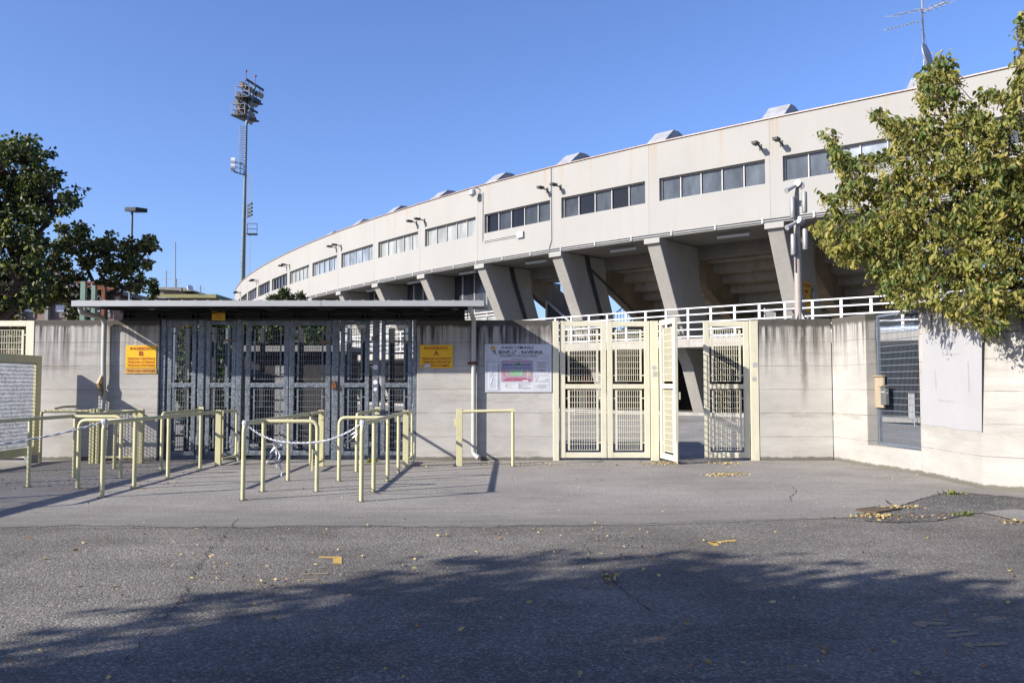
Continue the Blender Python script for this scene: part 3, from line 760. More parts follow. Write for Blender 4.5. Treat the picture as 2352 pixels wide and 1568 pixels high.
rw = wall('concrete_wall', M['wall_side'], rc, 'sunlit concrete side wall with grille opening and grey painted patch running toward the camera')
rc = MB(); seg(rc, p3 + Vector((.004, 0, 0)), p5, -.05, TR + .02)
wall('concrete_wall', M['wall_side'], rc, 'concrete wall at the far right with leaf shadows on it, turning away')
# painted patch on the side wall
def onw(x, y, off=.006):       # picture place -> point on the side wall plane
    a, b, d = ray(x, y); n = (p3 - p2).normalized(); nn = Vector((n.y, -n.x, 0))
    t = (p2.dot(nn) - 0) / (a * nn.x + b * nn.y); P = Vector((a * t, b * t, EYE + d * t)); return P + Vector((-off, 0, 0))
pt = MB().add([onw(x, y) for x, y in ((2119, 765), (2256, 757), (2256, 875), (2256, 991), (2200, 986), (2170, 980), (2119, 975), (2119, 870))], [tuple(range(8))])
o = obj('painted_patch', pt, M['patch'], rw)
mk = MB()
for x0, y0, x1, y1 in ((2148, 850, 2151, 895), (2224, 830, 2227, 900), (2163, 815, 2205, 812), (2158, 919, 2195, 922)):
    w_ = 1.3
    if abs(x1 - x0) < 10: mk.add([onw(x0 - w_, y0, .009), onw(x0 + w_, y0, .009), onw(x1 + w_, y1, .009), onw(x1 - w_, y1, .009)], [(0, 1, 2, 3)])
    else: mk.add([onw(x0, y0 - w_, .009), onw(x1, y1 - w_, .009), onw(x1, y1 + w_, .009), onw(x0, y0 + w_, .009)], [(0, 1, 2, 3)])
obj('glue_mark', mk, plain('faded_glue', (.345, .345, .355), .9), rw)
# grille in the opening
gx = 7.225
g = empty('window_grille', (gx, p1.y, .42), 0, 'blue-grey steel grille filling the opening in the side wall above a low sill', 'grille')
ginv = Matrix.Translation(-Vector(g.location))
ya, yb = p1.y - .03, p2.y + .03; xa, xb = gx, gx + .02
def gp(t, z): return Vector((gx + .13 * t, ya + (yb - ya) * t, z))
fr = MB()
for z in (.46, TR - .06): fr.bar(gp(0, z), gp(1, z), .05, .05)
for t in (0.0, 1.0): fr.bar(gp(t, .44), gp(t, TR - .04), .05, .05, (0, 1, 0))
o = obj('grille_frame', fr, M['mesh_blue'], g); o.matrix_parent_inverse = ginv
br = MB()
for i in range(1, 34): br.bar(gp(i / 34, .48), gp(i / 34, TR - .08), .006, .006, (1, 0, 0))
for i in range(1, 20): br.bar(gp(0, .48 + i * .124), gp(1, .48 + i * .124), .012, .014)
o = obj('mesh_panel', br, M['mesh_blue'], g); o.matrix_parent_inverse = ginv
# letterbox and its peeling panel on the grille
def gl(x, y, off): a, b, d = ray(x, y); t = (gx - off) / a; return Vector((gx - off, b * t, EYE + d * t))
q0, q1 = gl(2012, 935, .05), gl(2030, 864, .05)
ps = MB().box(gx - .07, gx - .035, min(q0.y, q1.y), max(q0.y, q1.y), q0.z, q1.z)
ps.box(gx - .10, gx - .03, min(q0.y, q1.y) - .02, max(q0.y, q1.y) + .02, q1.z, q1.z + .02)
tag(obj('post_board', ps, M['board_wood']), 'peeling red and cream board fixed to the grille behind the letterbox', 'board')
q0, q1 = gl(2024, 929, .12), gl(2037, 889, .12)
lb = empty('letterbox', (gx - .12, q0.y, q0.z), 0, 'small grey metal letterbox on the peeling board of the grille', 'letterbox'); linv = Matrix.Translation(-Vector(lb.location))
o = obj('box', MB().box(gx - .14, gx - .072, q1.y + .02, q0.y - .02, q0.z, q1.z), M['boxgrey'], lb, bevel=.008); o.matrix_parent_inverse = linv
o = obj('hood', MB().hexa([(gx - .16, q1.y, q1.z - .0), (gx - .07, q1.y, q1.z + .03), (gx - .07, q0.y, q1.z + .03), (gx - .16, q0.y, q1.z - .0), (gx - .16, q1.y, q1.z + .01), (gx - .07, q1.y, q1.z + .04), (gx - .07, q0.y, q1.z + .04), (gx - .16, q0.y, q1.z + .01)]), M['boxgrey'], lb); o.matrix_parent_inverse = linv
o = obj('slot', MB().box(gx - .144, gx - .14, q1.y + .05, q0.y - .05, q1.z - .1, q1.z - .08), M['frame'], lb); o.matrix_parent_inverse = linv
o = obj('slot', MB().box(gx - .125, gx - .09, q1.y + .014, q1.y + .02, q1.z - .12, q1.z - .10), M['frame'], lb); o.matrix_parent_inverse = linv

# ------------------------------------------------------------ gate leaves
def leaf_parts(root, W, H, mat, st=.1, bt=.0035, ncol=12, z0=.06, mid=.52, th=.07, meshw=.014, side=.075, gap=.06):
    fr = MB(); mz = z0 + (H - z0) * mid
    fr.box(0, st, 0, th, z0, H); fr.box(W - st, W, 0, th, z0, H)
    fr.box(st, W - st, .003, th - .003, H - st, H - .002); fr.box(st, W - st, .003, th - .003, z0 + .002, z0 + st); fr.box(st, W - st, .003, th - .003, mz - .05, mz + .05)
    for a, b in ((z0 + st, mz - .05), (mz + .05, H - st)):
        for t in (.15, .85):
            z = a + (b - a) * t
            for xa_, xb_ in ((st - .01, st + gap), (W - st - gap, W - st + .01)): fr.tube([(xa_, th / 2, z), (xb_, th / 2, z)], .016, 6)
    obj('gate_frame', fr, mat, root, bevel=.006)
    for a, b in ((z0 + st + gap * .8, mz - .05 - gap * .5), (mz + .05 + gap, H - st - gap * 1.2)):
        p = MB(); x0, x1 = st + gap, W - st - gap
        p.box(x0, x0 + side * .6, th / 2 - .012, th / 2 + .012, a, b); p.box(x1 - side * .6, x1, th / 2 - .012, th / 2 + .012, a, b)
        xi0, xi1 = x0 + side * .6, x1 - side * .6
        for i in range(1, ncol): 
            x = xi0 + (xi1 - xi0) * i / ncol; p.box(x - bt, x + bt, th / 2 - .003 - bt * 3, th / 2 + .003 + bt * 3, a, b)
        nr = max(4, int(round((b - a) / .132)))
        for j in range(nr + 1):
            z = a + .008 + (b - a - .016) * j / nr; p.box(xi0, xi1, th / 2 - meshw / 2 - .003, th / 2 + meshw / 2 + .003, z - bt * 1.4, z + bt * 1.4)
        obj('mesh_panel', p, mat, root)
    return mz
HG = TOPZ - .01
gal = [(381, 446, 5, 'first from the left, beside the INGRESSO B sign'), (470, 538, 5, 'second from the left, with brown tape on its lock stile'), (561, 660, 10, 'third from the left, left half of the wide pair'), (662, 757, 10, 'fourth from the left, right half of the wide pair'), (780, 846, 5, 'fifth from the left, right of the padlocked post'), (874, 945, 5, 'last on the right, beside the INGRESSO A sign')]
for a, b, nc, wh in gal:
    X0, X1 = X_(a), X_(b)
    e = empty('gate_leaf', (X0, WY + .06, 0), 0, 'galvanised gate leaf, ' + wh, 'gate', 'galvanised turnstile gates')
    leaf_parts(e, X1 - X0, HG, M['galv'], st=.085 if b - a < 90 else .10, ncol=nc, z0=.1, gap=.065, side=.055, bt=.0024)
gpst = [(364, 376, 'against the left wall end'), (451, 465, 'between the first and second gate'), (539, 552, 'between the second gate and the wide pair'), (761, 775, 'with the padlock, right of the wide pair'), (854, 868, 'with round white stickers'), (947, 956, 'against the middle wall')]
for a, b, wh in gpst:
    X0, X1 = X_(a), X_(b)
    gps = empty('gate_post', (X0, WY + .05, 0), 0, 'square galvanised gate post ' + wh, 'post', 'galvanised gate posts')
    obj('post', MB().box(0, X1 - X0, 0, .14, -.05, TOPZ + .02), M['galv'], gps, bevel=.008)
    if a == 854:
        m_ = MB()
        for z, r in ((1.97, .055), (1.18 + .47, .05), (1.5, .04)): m_.disc(((X1 - X0) / 2, -.001, z), r, (0, -1, 0), .003)
        obj('sticker', m_, M['paper'], gps)
    if a == 761:
        m_ = MB(); m_.box(.0, .1, -.05, -.002, 1.52, 1.62); m_.tube([(.02, -.03, 1.62), (.02, -.03, 1.68), (.08, -.03, 1.68), (.08, -.03, 1.62)], .012, 6)
        obj('padlock', m_, M['rust'], gps)
# brown tape scraps
for (x, y, w_, h_, wh) in ((530, 781, 24, 5, 'on the second post'), (748, 785, 26, 8, 'at the top of the padlocked gate'), (860, 777, 14, 9, 'on the stickered post'), (936, 784, 16, 6, 'at the last gate')):
    c = at(x, y, WY + .04); s_ = .0093
    m_ = MB(); zz = random.uniform(-.02, .02)
    m_.prism([c + Vector((-w_ / 2 * s_, 0, -h_ / 2 * s_)), c + Vector((w_ / 2 * s_, 0, -h_ / 2 * s_ + zz)), c + Vector((w_ / 2 * s_, 0, h_ / 2 * s_)), c + Vector((0, 0, h_ / 2 * s_ - .02)), c + Vector((-w_ / 2 * s_, 0, h_ / 2 * s_ + zz))], (0, -.012, 0))
    tag(obj('tape_scrap', m_, plain('brown_tape_' + str(x), (.17, .12, .08), .6)), 'torn brown packing tape wrapped ' + wh, 'tape')
# yellow gates
yl = [(1286, 1393, 'left half of the closed cream pair'), (1395, 1493, 'right half of the closed cream pair'), (1618, 1722, 'standing alone right of the open doorway')]
for a, b, wh in yl:
    X0, X1 = X_(a, WY + .02), X_(b, WY + .02)
    e = empty('gate_leaf', (X0, WY + .02, 0), 0, 'pale yellow steel gate leaf with mesh panels, ' + wh, 'gate', 'pale yellow gate leaves')
    leaf_parts(e, X1 - X0, HG - .01, M['cream'], st=.115, ncol=11, z0=.05, gap=.055)
e = empty('gate_leaf', (X_(1515), WY, 0), R(-81), 'pale yellow steel gate leaf swung open toward the camera', 'gate', 'pale yellow gate leaves')
leaf_parts(e, .93, HG + .0, M['cream'], st=.115, ncol=11, z0=.05, gap=.055)
obj('drop_bolt', MB().tube([(.945, .03, .02), (.945, .03, .45)], .015, 6), M['cream'], e); obj('lock_case', MB().box(.86, .92, .07, .12, 1.3, 1.45), M['cream'], e)
for a, b, wh in ((1270, 1284, 'against the middle concrete wall'), (1495, 1513, 'with faded stickers, hinge post of the open leaf'), (1724, 1743, 'against the right concrete wall'), (68, 75, 'at the left end of the stained wall')):
    X0, X1 = X_(a), X_(b)
    e = empty('gate_post', (X0, WY - .01, 0), 0, 'pale yellow square gate post ' + wh, 'post', 'pale yellow gate posts')
    obj('post', MB().box(0, X1 - X0, 0, .17, -.05, TOPZ - .015), M['cream'], e, bevel=.008)
    if a in (1495, 1724):
        m_ = MB(); wdt = X1 - X0
        m_.disc((wdt * .45, -.001, 1.96 if a == 1495 else 1.72), .05, (0, -1, 0), .002); m_.box(wdt * .3, wdt * .85, -.003, -.0005, 1.77 if a == 1495 else 1.97, 1.88 if a == 1495 else 2.07)
        obj('sticker', m_, M['frame'], e)
# gate leaf at the far left (closed, mostly outside the frame)
X1 = X_(67); e = empty('gate_leaf', (X1 - 1.4, WY + .02, 0), 0, 'pale yellow mesh gate leaf at the left edge beside the stained wall', 'gate', 'pale yellow gate leaves')
leaf_parts(e, 1.4, HG, M['cream'], st=.12, ncol=18, z0=.05)
# long sliding gate seen end on at the left, standing perpendicular to the wall
LX = -9.86
e = empty('sliding_gate', (LX, 17.25, 0), 0, 'long low yellow-framed gate with dense galvanised grating running from the wall toward the camera', 'gate')
fr = MB(); Lg = 9.2; zt = 2.2; zb = .16
fr.box(-.05, .05, -.19, 0, zb, zt); fr.box(-.05, .05, -Lg, -Lg + .19, zb, zt)
fr.box(-.05, .05, -Lg + .19, -.19, zt - .16, zt - .002); fr.box(-.05, .05, -Lg + .19, -.19, zb + .002, zb + .17)
for i in range(1, 4): fr.box(-.05, .05, -Lg * i / 4 - .04, -Lg * i / 4 + .04, zb + .17, zt - .16)
obj('gate_frame', fr, M['pipe'], e, bevel=.006)
p = MB(); y = -.22
while y > -Lg + .2: p.box(-.0095, .0095, y - .0022, y + .0022, zb + .17, zt - .16); y -= .036
z = zb + .2
while z < zt - .17: p.box(-.006, .006, -Lg + .19, -.19, z - .004, z + .004); z += .076
obj('grating', p, M['galv_light'], e)
obj('foot', MB().box(-.06, .06, -.35, -.05, -.02, zb), M['galv_light'], e)

# ------------------------------------------------------------ canopy
cz0, cz1 = at(600, 703, 16.42).z, at(600, 690, 16.42).z
cx0, cx1 = X_(158, 16.42), X_(1111, 16.42)
can = empty('canopy', ((cx0 + cx1) / 2, WY, 3.0), 0, 'flat metal canopy with dark beam over the galvanised entrance gates', 'canopy')
cinv = Matrix.Translation(-Vector(can.location))
def cobj(name, mb, mat, **kw):
    o = obj(name, mb, mat, can, **kw); o.matrix_parent_inverse = cinv; return o
mb = MB(); xm = X_(735, 16.42)
for a, b in ((cx0, xm - .004), (xm + .004, cx1)): mb.box(a, b, 16.42, 16.45, cz0, cz1)
cobj('fascia', mb, M['alu'])
mb = MB()
by, bz = 18.9, .16
mb.hexa([(cx0 + .01, 16.46, cz0 + .03), (cx1 - .01, 16.46, cz0 + .03), (cx1 - .01, by, cz0 + bz), (cx0 + .01, by, cz0 + bz), (cx0 + .01, 16.46, cz1 - .02), (cx1 - .01, 16.46, cz1 - .02), (cx1 - .01, by, cz0 + bz + .05), (cx0 + .01, by, cz0 + bz + .05)])
for i in range(32):
    x = cx0 + .1 + (cx1 - cx0 - .2) * i / 31; mb.bar((x, 16.5, cz1 - .0), (x, by, cz0 + bz + .07), .05, .04)
for x in (cx0 - .0, cx1 - .02): mb.bar((x, 16.46, (cz0 + cz1) / 2), (x, by, cz0 + bz + .03), .03, .12)
cobj('roof_sheet', mb, M['steel'])
z0, z1 = at(600, 735, WY + .1).z, at(600, 713, WY + .1).z
bx0, bx1 = X_(277), X_(1066)
mb = MB(); mb.box(bx0, bx1, WY + .08, WY + .2, z0 + .03, z1 - .03); mb.box(bx0, bx1, WY - .02, WY + .3, z1 - .03, z1); mb.box(bx0, bx1, WY - .02, WY + .3, z0, z0 + .03)
for i in range(11):
    x = bx0 + .02 + (bx1 - bx0 - .06) * i / 10; mb.box(x, x + .015, WY - .018, WY + .08, z0 + .03, z1 - .03); mb.box(x + .1, x + .115, WY - .018, WY + .08, z0 + .03, z1 - .03)
cobj('main_beam', mb, M['beam'])
mb = MB()
for x in (285, 400, 520, 640, 755, 870, 985, 1045):
    X = X_(x); mb.bar((X, 16.6, cz0 - .0), (X, 18.7, cz0 + .1), .08, .09); mb.box(X - .03, X + .03, WY + .05, WY + .2, z1, cz0 + .06)
for yy in (16.9, 18.2): mb.bar((cx0 + .9, yy, cz0 + .0 + (yy - 16.4) * .06), (cx1 - .3, yy, cz0 + .0 + (yy - 16.4) * .06), .05, .06)
cobj('purlin', mb, M['beam'])
mb = MB()
P_ = []
for i in range(60):
    x = bx0 + (bx1 - bx0) * i / 59; P_.append((x, WY - .1, cz0 - .02 - .045 * abs(math.sin(i * .55)) ))
mb.tube(P_, .012, 5)
mb.bar((X_(300), WY - .15, z1 + .03), (X_(1050), WY - .15, z1 + .02), .03, .02)
cobj('cable', mb, M['darksteel'])
o0 = at(487, 735, WY - .06); e = empty('hanging_sign', o0, 0, 'small yellow sign hanging on the dark beam above the second gate', 'sign'); inv = Matrix.Translation(-o0)
pl = Panel(o0, (1, 0, -.03), (0, -1, 0), .28, .185)
o = obj('sheet', pl.back(MB(), .01), M['signY'], e); o.matrix_parent_inverse = inv
t_ = MB()
for v, w_ in ((.45, .45), (.2, .6)):
    o = obj('print_line', pl.rect(MB(), .5 - w_ / 2, v, .5 + w_ / 2, v + .06, .013), M['dred'], e); o.matrix_parent_inverse = inv
pl.text(t_, 'INGRESSO', .5, .70, .62, .1, .014)
o = obj('lettering', t_, M['dred'], e); o.matrix_parent_inverse = inv

# downpipes
def bend(pts, r=.06, n=5):
    P = [Vector(p) for p in pts]; out = [P[0]]
    for a, b, c in zip(P, P[1:], P[2:]):
        u_ = (a - b); v_ = (c - b); rr = min(r, u_.length * .45, v_.length * .45); s_, e_ = b + u_.normalized() * rr, b + v_.normalized() * rr
        for i in range(n + 1):
            t = i / n; out.append(s_ * (1 - t) ** 2 + b * 2 * t * (1 - t) + e_ * t * t)
    out.append(P[-1]); return out
xL, xR = X_(237, WY - .08), X_(1088, WY - .08)
a = at(184, 703, 16.6)
mb = MB().tube(bend([a, at(186, 717, 16.6), (xL, WY - .1, 3.0), (xL, WY - .1, 2.2), (xL + .02, WY - .1, 1.2)], .16), .052, 10)
e = empty('downpipe', (xL, WY - .1, 0), 0, 'pale rainwater pipe with torn tape at the left end of the canopy', 'downpipe', 'canopy downpipes'); inv = Matrix.Translation(-Vector(e.location))
o = obj('pipe', mb, M['dpipe'], e, True); o.matrix_parent_inverse = inv
m_ = MB().tube([(xL - .0, WY - .1, 1.80), (xL - .03, WY - .12, 1.70), (xL - .045, WY - .13, 1.62), (xL - .02, WY - .13, 1.53), (xL + .01, WY - .12, 1.45), (xL + .012, WY - .11, 1.25)], [.052, .062, .085, .066, .045, .03], 8)
o = obj('torn_tape', m_, plain('torn_brown_tape', (.25, .17, .08), .5), e); o.matrix_parent_inverse = inv
m_ = MB().tube([(xL + .01, WY - .1, 1.22), (xL + .0, WY - .1, .75), (xL - .02, WY - .1, .05)], .05, 9)
o = obj('lower_pipe', m_, M['dpipe'], e, True); o.matrix_parent_inverse = inv
mb = MB().tube(bend([at(1080, 703, 16.6), at(1081, 712, 16.6), (xR, WY - .09, 2.95), (xR, WY - .09, .14), (xR + .12, WY - .2, .07)], .12), .05, 10)
e = empty('downpipe', (xR, WY - .1, 0), 0, 'white rainwater pipe between the INGRESSO A sign and the notice board', 'downpipe', 'canopy downpipes'); inv = Matrix.Translation(-Vector(e.location))
o = obj('pipe', mb, M['dpipe'], e, True); o.matrix_parent_inverse = inv
m_ = MB().tube([(xR, WY - .09, 2.02), (xR, WY - .09, 2.09)], .06, 10).box(xR - .13, xR + .08, WY - .04, WY - .03, 2.03, 2.08)
o = obj('clamp', m_, M['rust'], e); o.matrix_parent_inverse = inv
# green and rusty posts sticking up behind the canopy
for x0, x1, yt, mt, wh in ((185, 196, 646, 'green', 'leftmost of three behind the canopy'), (210, 219, 655, 'green', 'middle of three behind the canopy, lower'), (233, 241, 660, 'rust', 'dark rusty one behind the canopy')):
    P0 = at(x0, yt, 19.6); P1 = at(x1, yt, 19.6)
    e = empty('steel_post', (P0.x, 19.6, 0), 0, '%s square steel post, %s' % ('weathered green' if mt == 'green' else 'rust-brown', wh), 'post')
    obj('post', MB().box(0, P1.x - P0.x, 0, .1, 0, P0.z), M[mt], e)
    obj('bracket', MB().box(-.12, P1.x - P0.x + .2, .02, .05, P0.z - .05, P0.z), M['rust'], e)

# ------------------------------------------------------------ signs on the wall
def wall_sign(name, x0, y0, x1, y1, mat, label, Yp=WY):
    a = at(x0, y1, Yp); b = at(x1, y0, Yp)
    e = empty(name, (a.x, Yp, a.z), 0, label, 'sign'); pl = Panel((0, -.004, 0), (1, 0, 0), (0, -1, 0), b.x - a.x, b.z - a.z)
    obj('sheet', pl.back(MB(), .012), mat, e, bevel=0); return e, pl
e, pl = wall_sign('entrance_sign', 289, 793, 360, 844.5, M['signY'], 'yellow entrance sign reading INGRESSO B on the left wall')
t_ = MB()
pl.text(t_, 'INGRESSO', .505, .80, .73, .125, .019, .03); pl.text(t_, 'B', .505, .54, .14, .21, .019, .035)
for s_, v, w_ in (('TRIBUNA CENTRALE', .36, .92), ('TRIBUNA LATERALE', .21, .90), ('TRIBUNA PARTERRE', .06, .91)): pl.text(t_, s_, .505, v, w_, .10, .019, .028)
obj('lettering', t_, M['red'], e)
e, pl = wall_sign('partner_sign', 289, 845.5, 360, 857.5, M['signO'], 'faded strip reading TRIBUNA PARTNER below the INGRESSO B sign')
obj('lettering', pl.text(MB(), 'TRIBUNA PARTNER', .505, .30, .93, .45, .019, .03), M['dred'], e)
e, pl = wall_sign('entrance_sign', 964.5, 792, 1040, 845, M['signY'], 'yellow entrance sign reading INGRESSO A with small stickers on the middle wall')
t_ = MB()
pl.text(t_, 'INGRESSO', .50, .80, .73, .125, .019, .03); pl.text(t_, 'A', .50, .54, .155, .21, .019, .035)
for s_, v, w_ in (('TRIBUNA AUTORITA\'', .36, .92), ('TRIBUNA SPONSOR', .21, .88), ('TRIBUNA STAMPA', .06, .80)): pl.text(t_, s_, .505, v, w_, .10, .019, .028)
obj('lettering', t_, M['red'], e)
s_ = MB(); pl.rect(s_, .145, .02, .31, .19, .022); s2 = obj('sticker', s_, M['paper'], e)
k_ = MB(); pl.text(k_, 'A.C.A.B', .228, .135, .14, .045, .024, .02)
[obj('arrow', MB().add([pl.P(u, v, .024) for u, v in a_], [(0, 1, 2)]), M['ink'], s2) for a_ in (((.175, .10), (.2, .12), (.2, .08)), ((.28, .10), (.25, .12), (.25, .08)))]; obj('underline', pl.rect(MB(), .17, .035, .29, .052, .024), M['ink'], s2)
obj('lettering', k_, M['ink'], s2)
s_ = MB(); s_.disc(pl.P(.055, .08, .014), .025, (0, -1, 0), .004); obj('sticker', s_, M['steel'], e)
# notice board
e, pl = wall_sign('notice_board', 1113, 790, 1266.5, 900, M['board'], 'large white stadium rules board with map, reading STADIO COMUNALE B. BENELLI RAVENNA')
def fu(x): return (x - 130) / 1890.
def fv(y): return 1 - (y - 125) / 1360.
D1, D2, D3, D4 = .0145, .017, .0195, .022
t_ = MB()
pl.text(t_, 'STADIO COMUNALE', fu(1055), fv(264), 915 / 1890., 78 / 1360., D2, .012)
pl.text(t_, '"B. BENELLI" - RAVENNA', fu(1055), fv(408), 1440 / 1890., 104 / 1360., D2, .022)
pl.text(t_, "REGOLAMENTO D'USO DELLO STADIO", fu(1090), fv(486), 1040 / 1890., 42 / 1360., D2, .02)
pl.text(t_, 'MAPPA GENERALE', fu(1040), fv(565), 300 / 1890., 22 / 1360., D2, .03)
obj('lettering', t_, M['ink'], e)
t_ = MB()
for r_ in ((180, 432, 1938, 515), (182, 555, 568, 1450), (1508, 548, 1950, 993), (1515, 1022, 1955, 1440)):
    pl.rrect(t_, fu(r_[0]), fv(r_[3]), fu(r_[2]), fv(r_[1]), D1, .02, .0022)
obj('outline', t_, M['greyink'], e)
t_ = MB(); pl.rect(t_, fu(206), fv(1430), fu(545), fv(590), D1); notice = obj('printed_rules', t_, plain('pale_grey_print', (.50, .52, .55), .5, bmp=0), e)
t_ = MB(); pl.rect(t_, fu(230), fv(1425), fu(498), fv(665), D2); nb = obj('pasted_paper', t_, M['paper'], e)
t_ = MB()
for i in range(26):
    y = 700 + i * 27; pl.rect(t_, fu(255), fv(y + 6), fu(random.randint(400, 485)), fv(y), D3); pl.rect(t_, fu(506), fv(y + 12), fu(random.randint(525, 542)), fv(y), D2)
obj('small_print', t_, M['greyink'], nb)
t_ = MB(); t_.add([pl.P(fu(x), fv(y), D3 + .004) for x, y in ((280, 680), (345, 680), (325, 1050), (360, 1105), (300, 1290), (280, 1230), (320, 1050))], [(0, 1, 2, 6), (6, 2, 3, 4, 5)]); obj('torn_strip', t_, M['shutter'], nb)
t_ = MB(); pl.rrect(t_, fu(598), fv(1203), fu(1488), fv(588), D1, .022); mp = obj('map', t_, M['lilac'], e)
def rects(lst, m, name, d=D2):
    q = MB()
    for r_ in lst: pl.rect(q, fu(r_[0]), fv(r_[3]), fu(r_[2]), fv(r_[1]), d)
    return obj(name, q, M[m], mp)
rects([(645, 698, 727, 738), (740, 698, 820, 738), (845, 698, 903, 738), (1258, 698, 1338, 732), (1355, 698, 1432, 732)], 'mblue', 'map_block')
rects([(925, 698, 1006, 735), (1028, 657, 1130, 735), (1152, 698, 1230, 735)], 'mgreen', 'map_block')
rects([(635, 787, 725, 820), (750, 787, 842, 820), (866, 787, 956, 820), (984, 787, 1076, 820), (1100, 787, 1192, 820), (1218, 787, 1308, 820), (1332, 787, 1424, 820)], 'mcyan', 'map_block')
rects([(852, 857, 1214, 1035)], 'pitch', 'map_pitch')
ln = MB()
for r_ in ((858, 864, 1208, 867), (858, 1028, 1208, 1031), (858, 864, 861, 1031), (1205, 864, 1208, 1031), (1030, 864, 1033, 1031), (858, 895, 910, 898), (858, 1012, 910, 1015), (908, 895, 911, 1015), (1150, 895, 1205, 898), (1150, 1012, 1205, 1015), (1150, 895, 1153, 1015)):
    pl.rect(ln, fu(r_[0]), fv(r_[3]), fu(r_[2]), fv(r_[1]), D3)
cr = [(fu(1031 + 32 * math.cos(R(a * 20))), fv(950 + 32 * math.sin(R(a * 20)))) for a in range(18)]; ci = [(fu(1031 + 28 * math.cos(R(a * 20))), fv(950 + 28 * math.sin(R(a * 20)))) for a in range(18)]
ln.add([pl.P(u, v, D3) for u, v in cr + ci], [(i, (i + 1) % 18, 18 + (i + 1) % 18, 18 + i) for i in range(18)])
obj('pitch_line', ln, M['shutter'], mp)
rects([(743 + 63.5 * i, 1076, 795 + 63.5 * i, 1108) for i in range(9)] + [(662, 1125, 905, 1157), (922, 1125, 1165, 1157), (1182, 1122, 1425, 1155)], 'mred', 'map_block')
q = MB()
for (x, ys_) in ((641, range(905, 1020, 32)), (686, range(850, 1080, 29))):
    for y in ys_: q.add([pl.P(fu(x + 14 * math.cos(R(45 * j))), fv(y + 14 * math.sin(R(45 * j))), D2) for j in range(8)], [tuple(range(8))])
obj('map_dot', q, M['morange'], mp)
q = MB()
for (x, ys_) in ((1387, range(890, 1030, 32)), (1343, range(865, 1060, 30))):
    for y in ys_: q.add([pl.P(fu(x + 14 * math.cos(R(45 * j))), fv(y + 14 * math.sin(R(45 * j))), D2) for j in range(8)], [tuple(range(8))])
obj('map_dot', q, M['myellow'], mp)
q = MB(); pl.text(q, 'PARTERRE', fu(1040), fv(772), 180 / 1890., 18 / 1360., D2, .02); pl.text(q, 'RETTILINEO', fu(1040), fv(1188), 170 / 1890., 18 / 1360., D2, .02)
for i in range(9): pl.rect(q, fu(762 + 63.5 * i), fv(1096), fu(778 + 63.5 * i), fv(1087), D3)
obj('lettering', q, M['shutter'], mp)
q = MB(); pl.rect(q, fu(1205), fv(1192), fu(1367), fv(1148), D4); obj('sticker', q, M['paper'], mp)
for (x, y, m_) in ((738, 1255, 'morange'), (738, 1311, 'mred'), (738, 1363, 'myellow'), (1186, 1255, 'mblue'), (1186, 1311, 'mcyan'), (1186, 1363, 'mgreen')):
    q = MB(); pl.rect(q, fu(x - 14), fv(y + 14), fu(x + 14), fv(y - 14), D1); obj('legend_square', q, M[m_], e)
q = MB()
for y in (1255, 1311, 1363): q.add([pl.P(fu(x), fv(yy), D1) for x, yy in ((1080, y - 7), (1125, y - 7), (1125, y - 15), (1158, y), (1125, y + 15), (1125, y + 7), (1080, y + 7))], [tuple(range(7))])
obj('legend_arrow', q, M['ink'], e)
q = MB()
pl.text(q, 'CURVA SUD OSPITI', fu(878), fv(1264), 225 / 1890., 17 / 1360., D1, .01); pl.text(q, 'RETTILINEO', fu(820), fv(1320), 115 / 1890., 17 / 1360., D1, .01); pl.text(q, 'CURVA NORD', fu(842), fv(1372), 155 / 1890., 17 / 1360., D1, .01)
pl.text(q, 'TRIBUNA LATERALE', fu(1330), fv(1250), 232 / 1890., 14 / 1360., D1, .01); pl.text(q, 'TRIBUNA CENTRALE', fu(1330), fv(1274), 232 / 1890., 14 / 1360., D1, .01)
pl.text(q, 'PARTERRE', fu(1275), fv(1318), 122 / 1890., 16 / 1360., D1, .01)
for y, s_ in ((1362, 'TRIBUNA GOLD'), (1382, 'TRIBUNA SPONSOR'), (1402, 'TRIBUNA STAMPA')): pl.text(q, s_, fu(1325), fv(y), (180 if 'GOLD' in s_ else 222) / 1890., 13 / 1360., D1, .01)
pl.text(q, 'AREA', fu(1888), fv(1148), 105 / 1890., 34 / 1360., D1, .0); pl.text(q, 'VIDEOSORVEGLIATA', fu(1742), fv(1200), 400 / 1890., 30 / 1360., D1, .0)
for y, w_ in ((1275, 400), (1294, 220), (1320, 390), (1338, 270), (1362, 350), (1380, 130)): pl.rect(q, fu(1738 - w_ / 2), fv(y + 5), fu(1738 + w_ / 2), fv(y), D1)
obj('small_print', q, M['greyink'], e)
q = MB(); pl.rrect(q, fu(1562), fv(1108), fu(1658), fv(1045), D1, .015, .003); q.tube([pl.P(fu(1600), fv(1108), D1), pl.P(fu(1585), fv(1150), D1)], .004, 5); obj('camera_pictogram', q, M['greyink'], e)
q = MB()
for y, w_, h_, s_ in ((648, 370, 18, "IN APPLICAZIONE DELLE NORME VIGENTI"), (692, 240, 26, "E' OBBLIGATORIO"), (724, 370, 16, "L'INGRESSO ALLO STADIO MUNITI"), (754, 100, 16, "DI"), (794, 280, 26, "TITOLO DI ACCESSO"), (868, 220, 26, "DOCUMENTO DI"), (912, 250, 26, "RICONOSCIMENTO")):
    pl.text(q, s_, fu(1730), fv(y), w_ / 1890., h_ / 1360., D2, .02)
obj('lettering', q, M['dred'], e)
q = MB(); q.add([pl.P(fu(x), fv(y), D1) for x, y in ((300, 200), (370, 160), (425, 215), (450, 290), (400, 320), (390, 250), (310, 290))], [tuple(range(7))]); obj('peeled_corner', q, M['signO'], e)
q = MB()
